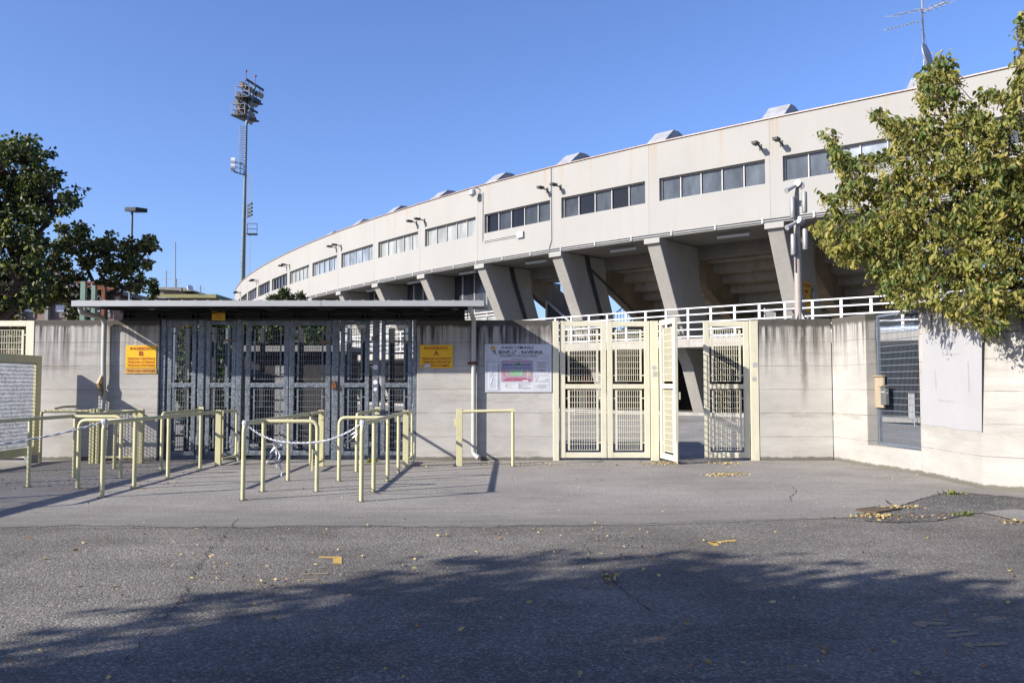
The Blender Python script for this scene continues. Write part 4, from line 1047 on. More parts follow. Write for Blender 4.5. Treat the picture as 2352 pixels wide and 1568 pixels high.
for r_ in ((125, 120, 2025, 130), (125, 1478, 2025, 1488), (125, 120, 134, 1488), (2014, 120, 2025, 1488)): pl.rect(q, fu(r_[0]), fv(r_[3]), fu(r_[2]), fv(r_[1]), D2)
obj('rim', q, M['frame'], e)

# ------------------------------------------------------------ barriers
HB = 1.09; RP = .031
def rail_barrier(X, posts, widey, label, cross=None, flap=None):
    y0, y1 = min(posts), widey
    e = empty('crowd_barrier', (X, y0, 0), 0, label, 'barrier', 'yellow tube crowd barriers')
    P = lambda x, y, z: (x - X, y - y0, z)
    obj('handrail', MB().tube(bend([P(X, y0, -.02), P(X, y0, HB - RP), P(X, y1, HB - RP)], .13, 6), RP, 10), M['pipe'], e, True)
    for y in sorted(posts)[1:]: obj('post', MB().tube([P(X, y, -.02), P(X, y, HB - RP * 1.5)], RP, 10), M['pipe'], e, True)
    obj('end_post', MB().box(-.055, .055, y1 - y0 - .04, y1 - y0 + .04, -.02, HB + .01), M['pipe'], e, bevel=.005)
    if cross:
        yc, xc = cross
        obj('cross_rail', MB().tube(bend([P(X, yc, HB - RP - .01), P(xc, yc, HB - RP - .01), P(xc, yc, -.02)], .12, 6), RP, 10), M['pipe'], e, True)
    if flap:
        a, b = flap                       # both (x,y): hinge and free end
        pts = [P(a[0], a[1], .12), P(b[0], b[1], .12), P(b[0], b[1], HB - .03), P(a[0], a[1], HB - .03)]
        m_ = bend(pts, .1, 4)
        f_ = MB().tube(m_, .026, 9)
        obj('swing_flap', f_, M['pipe'], e, True)
        A, B = Vector(P(a[0], a[1], 0)), Vector(P(b[0], b[1], 0)); d = (B - A).normalized()
        h_ = MB()
        for z in (.2, .95): h_.bar(A - d * .06 + Vector((0, 0, z)), A + d * .04 + Vector((0, 0, z)), .05, .06)
        h_.bar(A + Vector((0, 0, .1)), A + Vector((0, 0, HB - .02)), .045, .045, d)
        obj('hinge', h_, M['pipe'], e)
        obj('flap_stop', MB().bar(B + Vector((.035, 0, .02)), B + Vector((.035, 0, .42)), .03, .03), M['pipe'], e)
    return e
rail_barrier(-7.58, [10.2, 11.6, 13.05, 14.4, 15.85], 16.95, 'long pale yellow tube barrier entering from the left edge, with a short cross rail', cross=(14.3, -6.73), flap=((-7.72, 16.95), (-8.36, 16.95)))
rail_barrier(-5.83, [11.85, 12.85, 14.1, 15.55], 16.5, 'yellow tube barrier before the INGRESSO B sign, rope tied to its front post', cross=(12.85, -6.70), flap=((-5.80, 16.62), (-5.76, 17.35)))
rail_barrier(-3.74, [11.58, 12.5, 13.9], 16.3, 'pale yellow tube barrier in front of the wide galvanised gates', cross=(12.5, -2.93), flap=((-3.70, 16.2), (-3.70, 15.25)))
rail_barrier(-2.07, [11.45, 12.45, 13.85, 15.15], 16.2, 'pale yellow tube barrier nearest the middle wall with rope tied to its front post', cross=(13.85, -2.88), flap=((-2.08, 16.3), (-2.06, 17.1)))
def short(X, ya, yb, label):
    e = empty('crowd_barrier', (X, ya, 0), 0, label, 'barrier', 'yellow tube crowd barriers')
    obj('handrail', MB().tube(bend([(0, 0, -.02), (0, 0, HB - RP), (0, yb - ya, HB - RP)], .12, 5), RP, 10), M['pipe'], e, True)
    obj('end_plate', MB().box(-.05, .05, yb - ya - .01, yb - ya + .01, HB - .12, HB + .04), M['pipe'], e)
short(-6.60, 15.65, 17.6, 'short yellow rail ending at the first galvanised gate post')
short(-2.86, 15.3, 17.6, 'short yellow rail ending at the stickered galvanised gate post')
# parallel rails along the wall
e = empty('crowd_barrier', (-8.5, 16.95, 0), 0, 'pale yellow barrier parallel to the left wall, striped by grating shadow', 'barrier', 'yellow tube crowd barriers')
obj('end_post', MB().box(-.11, -.01, -.05, .05, -.02, HB + .02).box(.02, .09, -.05, .05, -.02, HB + .02), M['pipe'], e, bevel=.005)
obj('handrail', MB().tube(bend([(-.06, 0, HB - .03), (-1.12, 0, HB - .03), (-1.12, 0, -.02)], .08, 4), RP, 10), M['pipe'], e, True)
obj('arm', MB().tube(bend([(-.85, .0, HB + .02), (-.85, .35, HB + .05), (-.7, .6, HB + .05)], .05), RP * .8, 8), M['pipe'], e, True)
x0, x1 = gz(1055, 1070).x, gz(1178, 1070).x
e = empty('crowd_barrier', (x0, 16.35, 0), 0, 'single short yellow barrier standing alone in front of the downpipe', 'barrier', 'yellow tube crowd barriers')
obj('end_post', MB().box(-.06, .06, -.03, .03, -.02, HB + .03).box(-.1, -.06, -.02, .02, .78, .93), M['pipe'], e, bevel=.005)
obj('handrail', MB().tube([(.06, 0, HB - .02), (x1 - x0 - .02, 0, HB - .0)], RP, 10), M['pipe'], e, True)
obj('post', MB().tube([(x1 - x0, 0, -.02), (x1 - x0, 0, HB + .02)], RP, 10).tube([(x1 - x0, -.09, HB + .01), (x1 - x0, .1, HB + .01)], .04, 9), M['pipe'], e, True)

mb = MB(); gr = random.Random(3)
for X, ys_ in ((-7.58, (11.6, 13.05, 14.4, 15.85, 16.95)), (-5.83, (11.85, 12.85, 14.1, 15.55, 16.5)), (-3.74, (11.58, 12.5, 13.9, 16.3)), (-2.07, (11.45, 12.45, 13.85, 15.15, 16.2)), (-6.73, (14.3,)), (-6.7, (12.85,)), (-2.93, (12.5,)), (-2.88, (13.85,)), (-6.6, (15.65,)), (-2.86, (15.3,)), (0.02, (16.35,)), (-1.04, (16.35,))):
    for y in ys_:
        mb.add([(X + gr.uniform(.05, .09) * math.cos(a * .628), y + gr.uniform(.05, .09) * math.sin(a * .628), .005) for a in range(10)], [tuple(range(10))])
tag(obj('rust_stain', mb, M['oldpatch']), kind='structure')

# ropes of twisted plastic tape
def rope(pts, label, tail=None):
    P = [Vector(p) for p in pts]; Q = []
    for i in range(len(P) - 1):
        p0 = P[max(i - 1, 0)]; p3_ = P[min(i + 2, len(P) - 1)]
        for j in range(14):
            t = j / 14; a, b = P[i], P[i + 1]
            Q.append(.5 * ((2 * a) + (b - p0) * t + (2 * p0 - 5 * a + 4 * b - p3_) * t * t + (3 * a - p0 - 3 * b + p3_) * t ** 3))
    Q.append(P[-1])
    e = empty('tape_rope', Q[0], 0, label, 'rope'); inv = Matrix.Translation(-Q[0])
    mb = MB()
    for s_ in (0, math.pi):
        mb.tube([q + Vector((0, math.cos(i * 1.1 + s_), math.sin(i * 1.1 + s_))) * .009 for i, q in enumerate(Q)], .0085, 5)
    o = obj('twisted_tape', mb, M['tape'], e); o.matrix_parent_inverse = inv
    for kp in (Q[0], Q[-1]):
        o = obj('knot', MB().tube([kp + Vector((0, 0, -.045)), kp, kp + Vector((0, 0, .04))], [.034, .045, .034], 9), M['tape'], e); o.matrix_parent_inverse = inv
    for tl in tail or []:
        tb = MB(); prev = None
        for i, p in enumerate(tl):
            p = Vector(p); wv = Vector((.020 * math.cos(i * 1.3), .012, .006 * math.sin(i))) * (1.2 - .1 * i)
            if prev: tb.quad(prev[0], prev[1], p + wv, p - wv)
            prev = (p - wv, p + wv)
        o = obj('loose_end', tb, M['tape'], e); o.matrix_parent_inverse = inv
A = (-5.83, 11.87, HB - .02)
rope([A, (-6.4, 11.6, .90), (-7.0, 11.2, .80), (-7.55, 10.9, .88), (-8.3, 10.4, 1.05)], 'white twisted tape rope sagging left from the front post of the second barrier')
B_ = (-3.74, 11.62, HB - .03); C_ = (-2.07, 11.5, HB - .02)
kx = -3.28
tl = []
for dx, ln_ in ((0, .36), (.05, .48), (-.07, .30), (.10, .14)):
    tl.append([(kx + dx * j / 4 + .015 * math.sin(j * 2.1 + dx * 40), 11.55, .815 - ln_ * j / 7) for j in range(8)])
tl.append([(C_[0] - .03 - .04 * j, 11.5, .98 - .022 * j) for j in range(7)]); tl.append([(C_[0] - .02 - .036 * j, 11.48, .96 - .030 * j) for j in range(6)])
rope([B_, (-3.55, 11.6, .92), (kx, 11.55, .82), (-2.95, 11.53, .79), (-2.6, 11.52, .82), (-2.3, 11.51, .93), C_], 'white twisted tape rope with hanging shreds between two front barrier posts', tl)

# ============================================================ camera pole
pp_ = at(1835, 733, 17.98); zt = at(1829, 418, 17.98).z
e = empty('camera_pole', (pp_.x, 18.0, 3.0), 0, 'grey-brown steel pole with two cameras and lamp cylinders standing on the right wall', 'pole')
obj('shaft', MB().tube([(0, 0, 0), (0, 0, 1.6), (0, 0, zt - 3.05)], [.082, .070, .058], 14), M['polepaint'], e, True)
m_ = MB().box(-.2, .2, -.12, .12, 0, .02)
for a in range(6):
    an = a * 60; c_, s_ = math.cos(R(an)), math.sin(R(an)); m_.prism([(c_ * .08, s_ * .08, .02), (c_ * .19, s_ * .12, .02), (c_ * .08, s_ * .08, .16)], (-s_ * .015, c_ * .015, 0))
for sx in (-.17, .17): m_.tube([(sx, -.09, 0), (sx, -.09, .08)], .015, 6)
obj('base_plate', m_, M['steel'], e)
obj('cover_strip', MB().box(-.10, -.06, -.085, -.06, 1.05, 1.6), M['polepaint'], e, bevel=.01)
Hh = zt - 3.05
for i, zc in enumerate((Hh - .05, Hh - .86)):
    obj('camera', MB().tube([(-.02, -.12, zc + .05), (.06, -.05, zc + .02)], [.085, .08], 12).tube([(-.05, -.1, zc + .0), (-.22, -.17, zc - .10), (-.29, -.2, zc - .14)], [.035, .045, .062], 10).tube([(.05, -.02, zc + .06), (.16, -.02, zc + .08), (.17, -.02, zc), (.1, 0, zc - .06)], .012, 5), M['alu'], e, True)
    for sx, dz in ((-.12, -.5), (.14, -.38)):
        obj('lamp_cylinder', MB().tube([(sx, -.1, zc + dz - .22), (sx, -.1, zc + dz - .2), (sx, -.1, zc + dz + .22), (sx, -.1, zc + dz + .24)], [.05, .058, .058, .045], 12).box(min(sx, 0), max(sx, 0), -.06, -.02, zc + dz - .06, zc + dz + .06), M['steel'], e, True)

# ============================================================ floodlight mast
MY = 85.0
def mp_(x, y, dy=0.0): return at(x, y, MY + dy)
b0 = mp_(558, 690); b0.z = .4
mast = empty('floodlight_mast', (b0.x, MY, 0.4), 0, 'tall blue-grey floodlight mast with tilted racks of lamps left of the stadium', 'floodlight mast')
minv = Matrix.Translation(-Vector(mast.location))
def mobj(name, mb, mat, **kw):
    parent = kw.pop('parent', None)
    o = obj(name, mb, mat, parent or mast, **kw)
    if parent is None: o.matrix_parent_inverse = minv
    return o
xb = b0.x + .1
p1_, p2_ = mp_(556.5, 660), mp_(566, 282)
xb = p1_.x
mobj('pole', MB().tube([(p1_.x, MY, .4), (p1_.x, MY, p1_.z), ((p1_.x + p2_.x) / 2, MY, (p1_.z + p2_.z) / 2), (p2_.x, MY, p2_.z)], [.30, .27, .18, .12], 14), M['mast'], smooth=True)
sp0, sp1 = mp_(566, 285), mp_(586, 193, 1.0)
mobj('rack_spine', MB().bar(sp0, sp1, .22, .22), M['mast'])
bars = [((564.6, 181.8, 0), (605, 207.5, 3.4), (0, 1, 5, 6)), ((557.2, 209, 0), (598.2, 233.7, 3.4), (0, 1, 2, 3, 4, 5)), ((550.3, 235.7, 0), (591.2, 259.4, 3.4), (0, 1, 2, 3, 4, 5)), ((546.3, 249, 0), (587.3, 272.7, 3.4), (0, 1, 2, 3, 4, 5))]
def lamp(c, aim, r=.36):
    c = Vector(c); a = Vector(aim).normalized()
    return MB().tube([c - a * .28, c - a * .2, c, c + a * .05], [.12, .2, r, r], 12), MB().tube([c + a * .05, c + a * .08], [r * .93, r * .93], 12)
first = True
for (xa_, ya_, da), (xb_, yb_, db), idx in bars:
    A_, B2 = mp_(xa_, ya_, da), mp_(xb_, yb_, db)
    rk = mobj('lamp_rack', MB().bar(A_, B2, .16, .2), M['darksteel'])
    cx_ = (A_ + B2) / 2
    for row in (-.62, .62) if not first else (-.75,):
        for i in idx:
            t = (i + .3) / 6.3; c = A_.lerp(B2, t) + Vector((0, 0, row)) + Vector((-.1, -.3, 0))
            aim = Vector((-.55 + .3 * t, -.8, -.35)) if t < .5 else Vector((1.0, -.15 - .2 * random.random(), -.35))
            s1_, s2_ = lamp(c, aim, .33)
            lo = obj('lamp', s1_, M['lampshell'] if t >= .5 else M['darksteel'], rk, True); obj('lamp_glass', s2_, M['lampglass'], rk)
            obj('lamp_arm', MB().bar(c, c + Vector((0, .3, -row * .9)), .05, .05), M['darksteel'], rk)
    first = False
for (xa_, ya_), (xb_, yb_) in (((541, 221), (589, 241)), ((531, 262), (581, 280))):
    A_, B2 = mp_(xa_, ya_, -.4), mp_(xb_, yb_, 3.2)
    pf = mobj('platform', MB().bar(A_ + Vector((.6, 0, -.05)), B2, 1.5, .12), M['darksteel'])
    rl = MB(); tp = Vector((0, 0, 1.1))
    for q_ in (A_, A_ + Vector((1.4, 0, 0)), A_.lerp(B2, .35)):
        rl.bar(q_, q_ + tp, .05, .05)
    for dz in (.55, 1.1):
        z_ = Vector((0, 0, dz)); rl.bar(A_ + z_, A_ + Vector((1.4, 0, 0)) + z_, .05, .05); rl.bar(A_ + z_, A_.lerp(B2, .35) + z_, .05, .05)
    obj('guard_rail', rl, M['steel'], pf)
for q_ in ((565.5, 181, 176), (587, 192, 187)):
    P0 = mp_(q_[0], q_[1]); mobj('aviation_light', MB().tube([P0, P0 + Vector((0, 0, .7))], .03, 5).tube([P0 + Vector((0, 0, .7)), P0 + Vector((0, 0, .9))], .09, 7), M['redwall'])
# caged ladders
def ladder(xt, yt, xb_, yb_, side):
    A_, B2 = mp_(xt, yt, -.2), mp_(xb_, yb_, -.2); m_ = MB(); nst = int((A_ - B2).length / .45)
    for s_ in (0, .45):
        m_.bar(A_ + Vector((s_, 0, 0)), B2 + Vector((s_, 0, 0)), .045, .045)
    for i in range(nst):
        q_ = A_.lerp(B2, i / nst); m_.bar(q_, q_ + Vector((.45, 0, 0)), .035, .035)
    return m_
mobj('ladder', ladder(554.5, 290, 552.5, 398, 1), M['steel']); mobj('ladder', ladder(568, 402, 563, 660, 1), M['steel'])
A_, B2 = mp_(551, 290, -.6), mp_(548, 398, -.6)
m_ = MB().bar(A_, B2, .04, .04)
for i in range(22): q_ = A_.lerp(B2, i / 21); m_.bar(q_, q_ + Vector((.55, .3, 0)), .04, .04)
mobj('ladder_cage', m_, M['steel'])
for y_ in (372, 384):
    c = mp_(535.5, y_, -.3); m_ = MB().tube([c + Vector((-.18, -.1, 0)), c + Vector((.22, 0, 0))], .42, 12).bar(c + Vector((.2, 0, 0)), c + Vector((1.0, .3, -.15)), .08, .08); mobj('antenna_dish', m_, M['white'])
c = mp_(546, 390); m_ = MB().bar(c + Vector((-.4, 0, -.2)), c + Vector((.9, 0, -.6)), .5, .08); m_.bar(c + Vector((-.4, 0, -.2)), c + Vector((-.4, 0, .8)), .05, .05); m_.bar(c + Vector((-.4, 0, .8)), c + Vector((.7, 0, .5)), .05, .05); mobj('antenna_bracket', m_, M['darksteel'])
for y_ in (472, 481, 489, 497):
    c = mp_(569.5, y_); mobj('small_lamp', MB().bar(c, c + Vector((.5, -.2, .18)), .22, .16).bar(c + Vector((0, 0, -.1)), c + Vector((-.4, 0, -.2)), .05, .05), M['darksteel'])
c = mp_(568, 538); m_ = MB().bar(c, c + Vector((1.0, 0, 0)), .8, .08)
for dx in (0, 1.0): m_.bar(c + Vector((dx, 0, 0)), c + Vector((dx, 0, 1.1)), .05, .05)
for dz in (.55, 1.1): m_.bar(c + Vector((0, 0, dz)), c + Vector((1.0, 0, dz)), .05, .05)
mobj('rest_platform', m_, M['darksteel'])

# street lamp
LY = 35.0; q0 = at(301, 690, LY); q1 = at(303.5, 488, LY)
e = empty('street_lamp', (q0.x, LY, .4), 0, 'slim street lamp with a dark box head above the left trees', 'street lamp'); inv = Matrix.Translation(-Vector(e.location))
o = obj('pole', MB().tube([(q1.x, LY, .4), (q1.x, LY, q1.z)], [.085, .05], 10), M['mast'], e, True); o.matrix_parent_inverse = inv
h0, h1 = at(300, 482.5, LY), at(325, 482, LY - .9)
o = obj('lamp_head', MB().bar(h0, h1, .5, .17), M['darksteel'], e, bevel=.02); o.matrix_parent_inverse = inv

# TV antenna and dish on the stadium roof
ra = at(2124, 175, 27.2)
e = empty('roof_antenna', (ra.x, 27.2, ZT), 0, 'tall television aerial mast with three long arms on the stadium roof', 'antenna'); inv = Matrix.Translation(-Vector(e.location))
AY = 27.2
o = obj('mast', MB().tube([Vector((at(2124, 190, AY).x, AY, ZT - .1)), at(2121, 90, AY), at(2117, -25, AY)], .028, 7), M['steel'], e); o.matrix_parent_inverse = inv
def arm(x0, y0, x1, y1, d0, d1, n, el):
    a, b = at(x0, y0, AY + d0), at(x1, y1, AY + d1); m_ = MB().tube([a, b], .018, 6)
    dr = (b - a).normalized(); pv = dr.cross(Vector((.3, -.2, 1))).normalized()
    for i in range(n): c = a.lerp(b, i / max(1, n - 1)); m_.tube([c - pv * el, c + pv * el], .008, 4)
    o = obj('aerial_arm', m_, M['alu'], e); o.matrix_parent_inverse = inv
arm(2033, 69, 2118, 48, -.8, .1, 11, .07); arm(2048, 38, 2118, 21, -.8, 0, 3, .28); arm(2120, 28, 2170, 5, 0, -.6, 5, .2); arm(2122, 25, 2180, 4, 0, .6, 6, .25)
for xx, yy in ((2080, 190), (2150, 190)):
    o = obj('guy_wire', MB().tube([at(2119, 60, AY), at(xx, 200, AY + 1)], .006, 4), M['steel'], e); o.matrix_parent_inverse = inv
dc = at(2131, 126, 26.9)
e = empty('satellite_dish', dc, 0, 'grey satellite dish on the antenna mast above the parapet', 'satellite dish'); ax = Vector((1.0, -1.0, .3)).normalized()
m_ = MB(); rings = []
for i in range(6):
    r_ = .42 * i / 5; rings.append((ax * (-.12 + .12 * (i / 5) ** 2), max(r_, .005)))
m_.tube([r_[0] for r_ in rings], [r_[1] for r_ in rings], 20, False); m_.v = [tuple(x) for x in m_.v]
m2 = MB()
vs = []; u1 = ax.cross(Vector((0, 0, 1))).normalized(); u2 = u1.cross(ax)
for t_, (cc, rr) in enumerate(rings):
    for k_ in range(20): vs.append(cc + (u1 * math.cos(k_ * math.pi / 10) + u2 * math.sin(k_ * math.pi / 10)) * rr)
m2.add(vs, [(i * 20 + k_, i * 20 + (k_ + 1) % 20, (i + 1) * 20 + (k_ + 1) % 20, (i + 1) * 20 + k_) for i in range(5) for k_ in range(20)])
d_ = obj('dish', m2, M['alu'], e, True); sm = d_.modifiers.new('s', 'SOLIDIFY'); sm.thickness = .02
obj('feed_arm', MB().tube([u2 * -.4, ax * .4 + u2 * -.1], .012, 5).tube([ax * .36 + u2 * -.12, ax * .46 + u2 * -.07], .035, 7).tube([-ax * .1, Vector((-.1, .1, -.5)), Vector((-.1, .1, -.9))], .03, 6), M['steel'], e)

# ============================================================ background buildings
e = empty('apartment_block', (-31, 56, .4), 0, 'pinkish brick apartment block with white shutters behind the left trees', 'building'); inv = Matrix.Translation(-Vector(e.location))
bl, br_ = at(-160, 700, 56).x, at(262, 700, 56).x
zr = at(100, 678, 56).z; ze = at(100, 690, 56).z; z3 = at(100, 655, 56).z
def bobj(name, mb, mat, par=None):
    o = obj(name, mb, mat, par or e)
    if par is None: o.matrix_parent_inverse = inv
    return o
bobj('wall', MB().box(bl, br_, 56, 66, .3, ze), M['brick'])
bobj('balcony_band', MB().box(bl - .2, br_ + .2, 55.2, 56.4, ze, zr), M['bgrey'])
bobj('upper_storey', MB().box(bl + .5, br_ - 2, 57.5, 65, zr, z3 - .2), M['brick'])
bobj('roof', MB().box(bl, br_ - 1.5, 56.8, 66, z3 - .2, z3 + .1), M['bgrey'])
for x in (12, 68, 140, 180, 228, 248):
    a, b = at(x - 10, 728, 56), at(x + 12 if x < 240 else x + 6, 701, 56)
    wn = bobj('window', MB().box(a.x - .05, b.x + .05, 55.92, 55.99, a.z - .05, b.z + .05), M['dframe'])
    obj('shutter', MB().box(a.x, b.x, 55.85, 55.9, a.z + (b.z - a.z) * random.choice((0, .0, .45)), b.z), M['shutter'], wn)
for x in (50, 110, 160, 205): a = at(x, 720, 55.8); bobj('pier', MB().box(a.x - .12, a.x + .12, 55.6, 55.98, .3, ze), M['bgrey'])
# house with mossy roof
e = empty('roofed_building', at(430, 690, 92), 0, 'far brown building with mossy tiled hip roof and grey top storey left of the mast', 'building'); inv = Matrix.Translation(-Vector(e.location))
def hp(x, y, d=0): return at(x, y, 92 + d)
a, b = hp(390, 700), hp(492, 685)
bobj('wall', MB().box(a.x, b.x, 92.5, 104, .3, hp(430, 685).z), M['brick'])
r0, r1 = hp(424, 685), hp(500, 687)
bobj('roof', MB().hexa([(r0.x - 5, 91.5, r0.z), (r1.x, 91.5, r0.z), (r1.x, 105, r0.z), (r0.x - 5, 105, r0.z), (r0.x - 4, 94, hp(430, 671).z), (hp(482, 671).x, 94, hp(430, 671).z), (hp(482, 671).x, 102, hp(430, 671).z), (r0.x - 4, 102, hp(430, 671).z)]), M['rooftile'])
g0, g1 = hp(366, 676, 4), hp(452, 664, 4)
bobj('top_storey', MB().box(g0.x, hp(425, 676, 4).x, 96, 106, .3, hp(380, 665, 4).z), M['bgrey'])
bobj('flat_roof', MB().hexa([(hp(362, 663, 4).x, 95, hp(362, 666, 4).z), (hp(450, 670, 4).x, 95, hp(450, 671, 4).z), (hp(450, 670, 4).x, 106, hp(450, 671, 4).z), (hp(362, 663, 4).x, 106, hp(362, 666, 4).z), (hp(362, 663, 4).x, 95, hp(362, 661, 4).z), (hp(430, 663, 4).x, 95, hp(430, 662, 4).z), (hp(430, 663, 4).x, 106, hp(430, 662, 4).z), (hp(362, 663, 4).x, 106, hp(362, 661, 4).z)]), M['bgrey'])
bobj('chimney', MB().box(hp(413, 660, 2).x, hp(416, 660, 2).x, 94, 94.5, hp(413, 664).z, hp(413, 656).z), M['bgrey'])
c_ = hp(436, 662, 1); bobj('dish', MB().tube([c_, c_ + Vector((.1, -.1, .05))], .35, 10), M['white'])
e2 = empty('low_house', at(330, 690, 70), 0, 'low dark-roofed brick house half hidden by the left trees', 'building'); inv2 = Matrix.Translation(-Vector(e2.location))
a, b = at(255, 700, 70), at(400, 680, 70)
o = obj('wall', MB().box(a.x, b.x, 70, 80, .3, at(300, 686, 70).z), M['brick'], e2); o.matrix_parent_inverse = inv2
o = obj('roof', MB().hexa([(a.x - .6, 69, at(300, 687, 70).z), (b.x + .8, 69, at(300, 687, 70).z), (b.x + .8, 81, at(300, 687, 70).z), (a.x - .6, 81, at(300, 687, 70).z), (a.x + 1, 72, at(300, 677, 70).z), (b.x - 1.5, 72, at(300, 677, 70).z), (b.x - 1.5, 79, at(300, 677, 70).z), (a.x + 1, 79, at(300, 677, 70).z)]), M['bgrey'], e2); o.matrix_parent_inverse = inv2
for x in (300, 345, 372):
    p_ = at(x, 690, 69.9); o = obj('window', MB().box(p_.x - .35, p_.x + .35, 69.9, 69.98, p_.z - .3, p_.z + .25), M['shutter'], e2); o.matrix_parent_inverse = inv2
# far aerials
for x, yt, yb_, wh, arms in ((403, 556, 664, 'tallest, thin and bare', 0), (382, 621, 664, 'with cross arms, left of the tall bare one', 2), (405.5, 640, 664, 'short one right beside the tall mast', 2), (460.5, 656, 673, 'smallest, over the mossy roof', 2)):
    t0, b_ = at(x, yt, 96), at(x, yb_, 96)
    m_ = MB().tube([b_ - Vector((0, 0, .4)), t0], .06, 5)
    for j in range(arms): z_ = b_.lerp(t0, .55 + .35 * j); m_.bar(z_ - Vector((.5, 0, 0)), z_ + Vector((.5, 0, 0)), .06, .06)
    tag(obj('roof_aerial', m_, M['steel']), 'distant roof aerial, ' + wh, 'antenna', 'aerials on the far roofs')

# ============================================================ foliage
def leaf_mesh(name, pts, dirs, sizes, ratio, mats, mi, parent, fold=.25, seed=1):
    g = np.random.default_rng(seed); n = len(pts)
    d = dirs / np.linalg.norm(dirs, axis=1, keepdims=True)
    r = g.normal(size=(n, 3)); s = np.cross(d, r); s /= np.linalg.norm(s, axis=1, keepdims=True) + 1e-9; nn = np.cross(d, s)
    L_ = sizes[:, None]; W_ = L_ * ratio
    V = np.stack([pts, pts + d * L_ * .3 + s * W_ * .5 + nn * W_ * fold, pts + d * L_ * .68 + s * W_ * .42 + nn * W_ * fold, pts + d * L_ - nn * L_ * .08,
                  pts + d * L_ * .68 - s * W_ * .42 + nn * W_ * fold, pts + d * L_ * .3 - s * W_ * .5 + nn * W_ * fold], axis=1).reshape(-1, 3)
    b = (np.arange(n) * 6)[:, None]; Fq = np.concatenate([b + np.array([0, 1, 2, 3]), b + np.array([0, 3, 4, 5])], axis=1).reshape(-1, 4)
    me = bpy.data.meshes.new(name); me.vertices.add(len(V)); me.vertices.foreach_set('co', V.astype(np.float32).ravel())
    me.loops.add(len(Fq) * 4); me.loops.foreach_set('vertex_index', Fq.astype(np.int32).ravel())
    me.polygons.add(len(Fq)); me.polygons.foreach_set('loop_start', (np.arange(len(Fq)) * 4).astype(np.int32))
    for m in mats: me.materials.append(m)
    me.polygons.foreach_set('material_index', np.repeat(mi, 2).astype(np.int32)); me.update(calc_edges=True); me.validate()
    o = bpy.data.objects.new(name, me); COL.objects.link(o); o.parent = parent
    return o
def limbs(mb, a, b, r0, r1, wob=.15, n=6):
    a, b = Vector(a), Vector(b); P = []
    for i in range(n + 1):
        t = i / n; k = math.sin(t * math.pi) * wob * (b - a).length * .3
        P.append(a.lerp(b, t) + Vector((random.uniform(-k, k), random.uniform(-k, k), random.uniform(-k, k) * .5)))
    mb.tube(P, [r0 + (r1 - r0) * i / n for i in range(n + 1)], 7); return P
def blob_tree(name, base, blobs, label, mats, probs, leaf=.13, per=9.0, cl=.34, group=None, trunk_r=.16, droop=-.2, ratio=.62, seed=3, cat='tree', nleaf=26):
    g = np.random.default_rng(seed); base = Vector(base)
    e = empty(name, base, 0, label, cat, group)
    ctr = sum((Vector(b[0]) for b in blobs), Vector()) / len(blobs)
    tb = MB(); fork = base.lerp(Vector((ctr.x, ctr.y, max(base.z + .8, min(ctr.z, base.z + (ctr.z - base.z) * .6)))), .75)
    limbs(tb, (0, 0, -.1), fork - base, trunk_r, trunk_r * .65, .1)
    C = []
    for c, r in blobs:
        c = Vector(c); P = limbs(tb, fork - base, c - base, trunk_r * .45, trunk_r * .12)
        n = max(5, int(per * r * r * 4 / (cl * cl) * .12))
        for _ in range(n):
            v = Vector(g.normal(size=3)); v.normalize(); rad = r * (g.random() ** .45)
            q = c + v * rad; C.append((q, rad / r))
            if g.random() < .12: limbs(tb, c - base, q - base, trunk_r * .12, .008, .2, 4)
    obj('trunk', tb, M['bark'], e, True)
    pts = []; dirs = []
    for q, _ in C:
        k = nleaf; o_ = g.normal(size=(k, 3)); o_ /= np.linalg.norm(o_, axis=1, keepdims=True)
        rr = (g.random((k, 1)) ** .5) * cl * g.uniform(.6, 1.25)
        pts.append(np.array(q - base) + o_ * rr * np.array([1, 1, .72])); dirs.append(o_ + g.normal(size=(k, 3)) * .6 + np.array([0, 0, droop]))
    pts = np.concatenate(pts); dirs = np.concatenate(dirs); n = len(pts)
    leaf_mesh('crown', pts, dirs, g.uniform(.65, 1.3, n) * leaf, ratio, [M[m] for m in mats], g.choice(len(mats), n, p=probs), e, seed=seed)
    return e, n
def B(x, y, r, Y, j=0.0):                 # blob from a picture place, radius in picture units
    return (at(x, y, Y + j), r * Y / F_PX)
nl = 0
Y1 = 27.0
def inside(poly, x, y):
    c = False; n = len(poly)
    for i in range(n):
        x1, y1 = poly[i]; x2, y2 = poly[i - 1]
        if (y1 > y) != (y2 > y) and x < (x2 - x1) * (y - y1) / (y2 - y1) + x1: c = not c
    return c
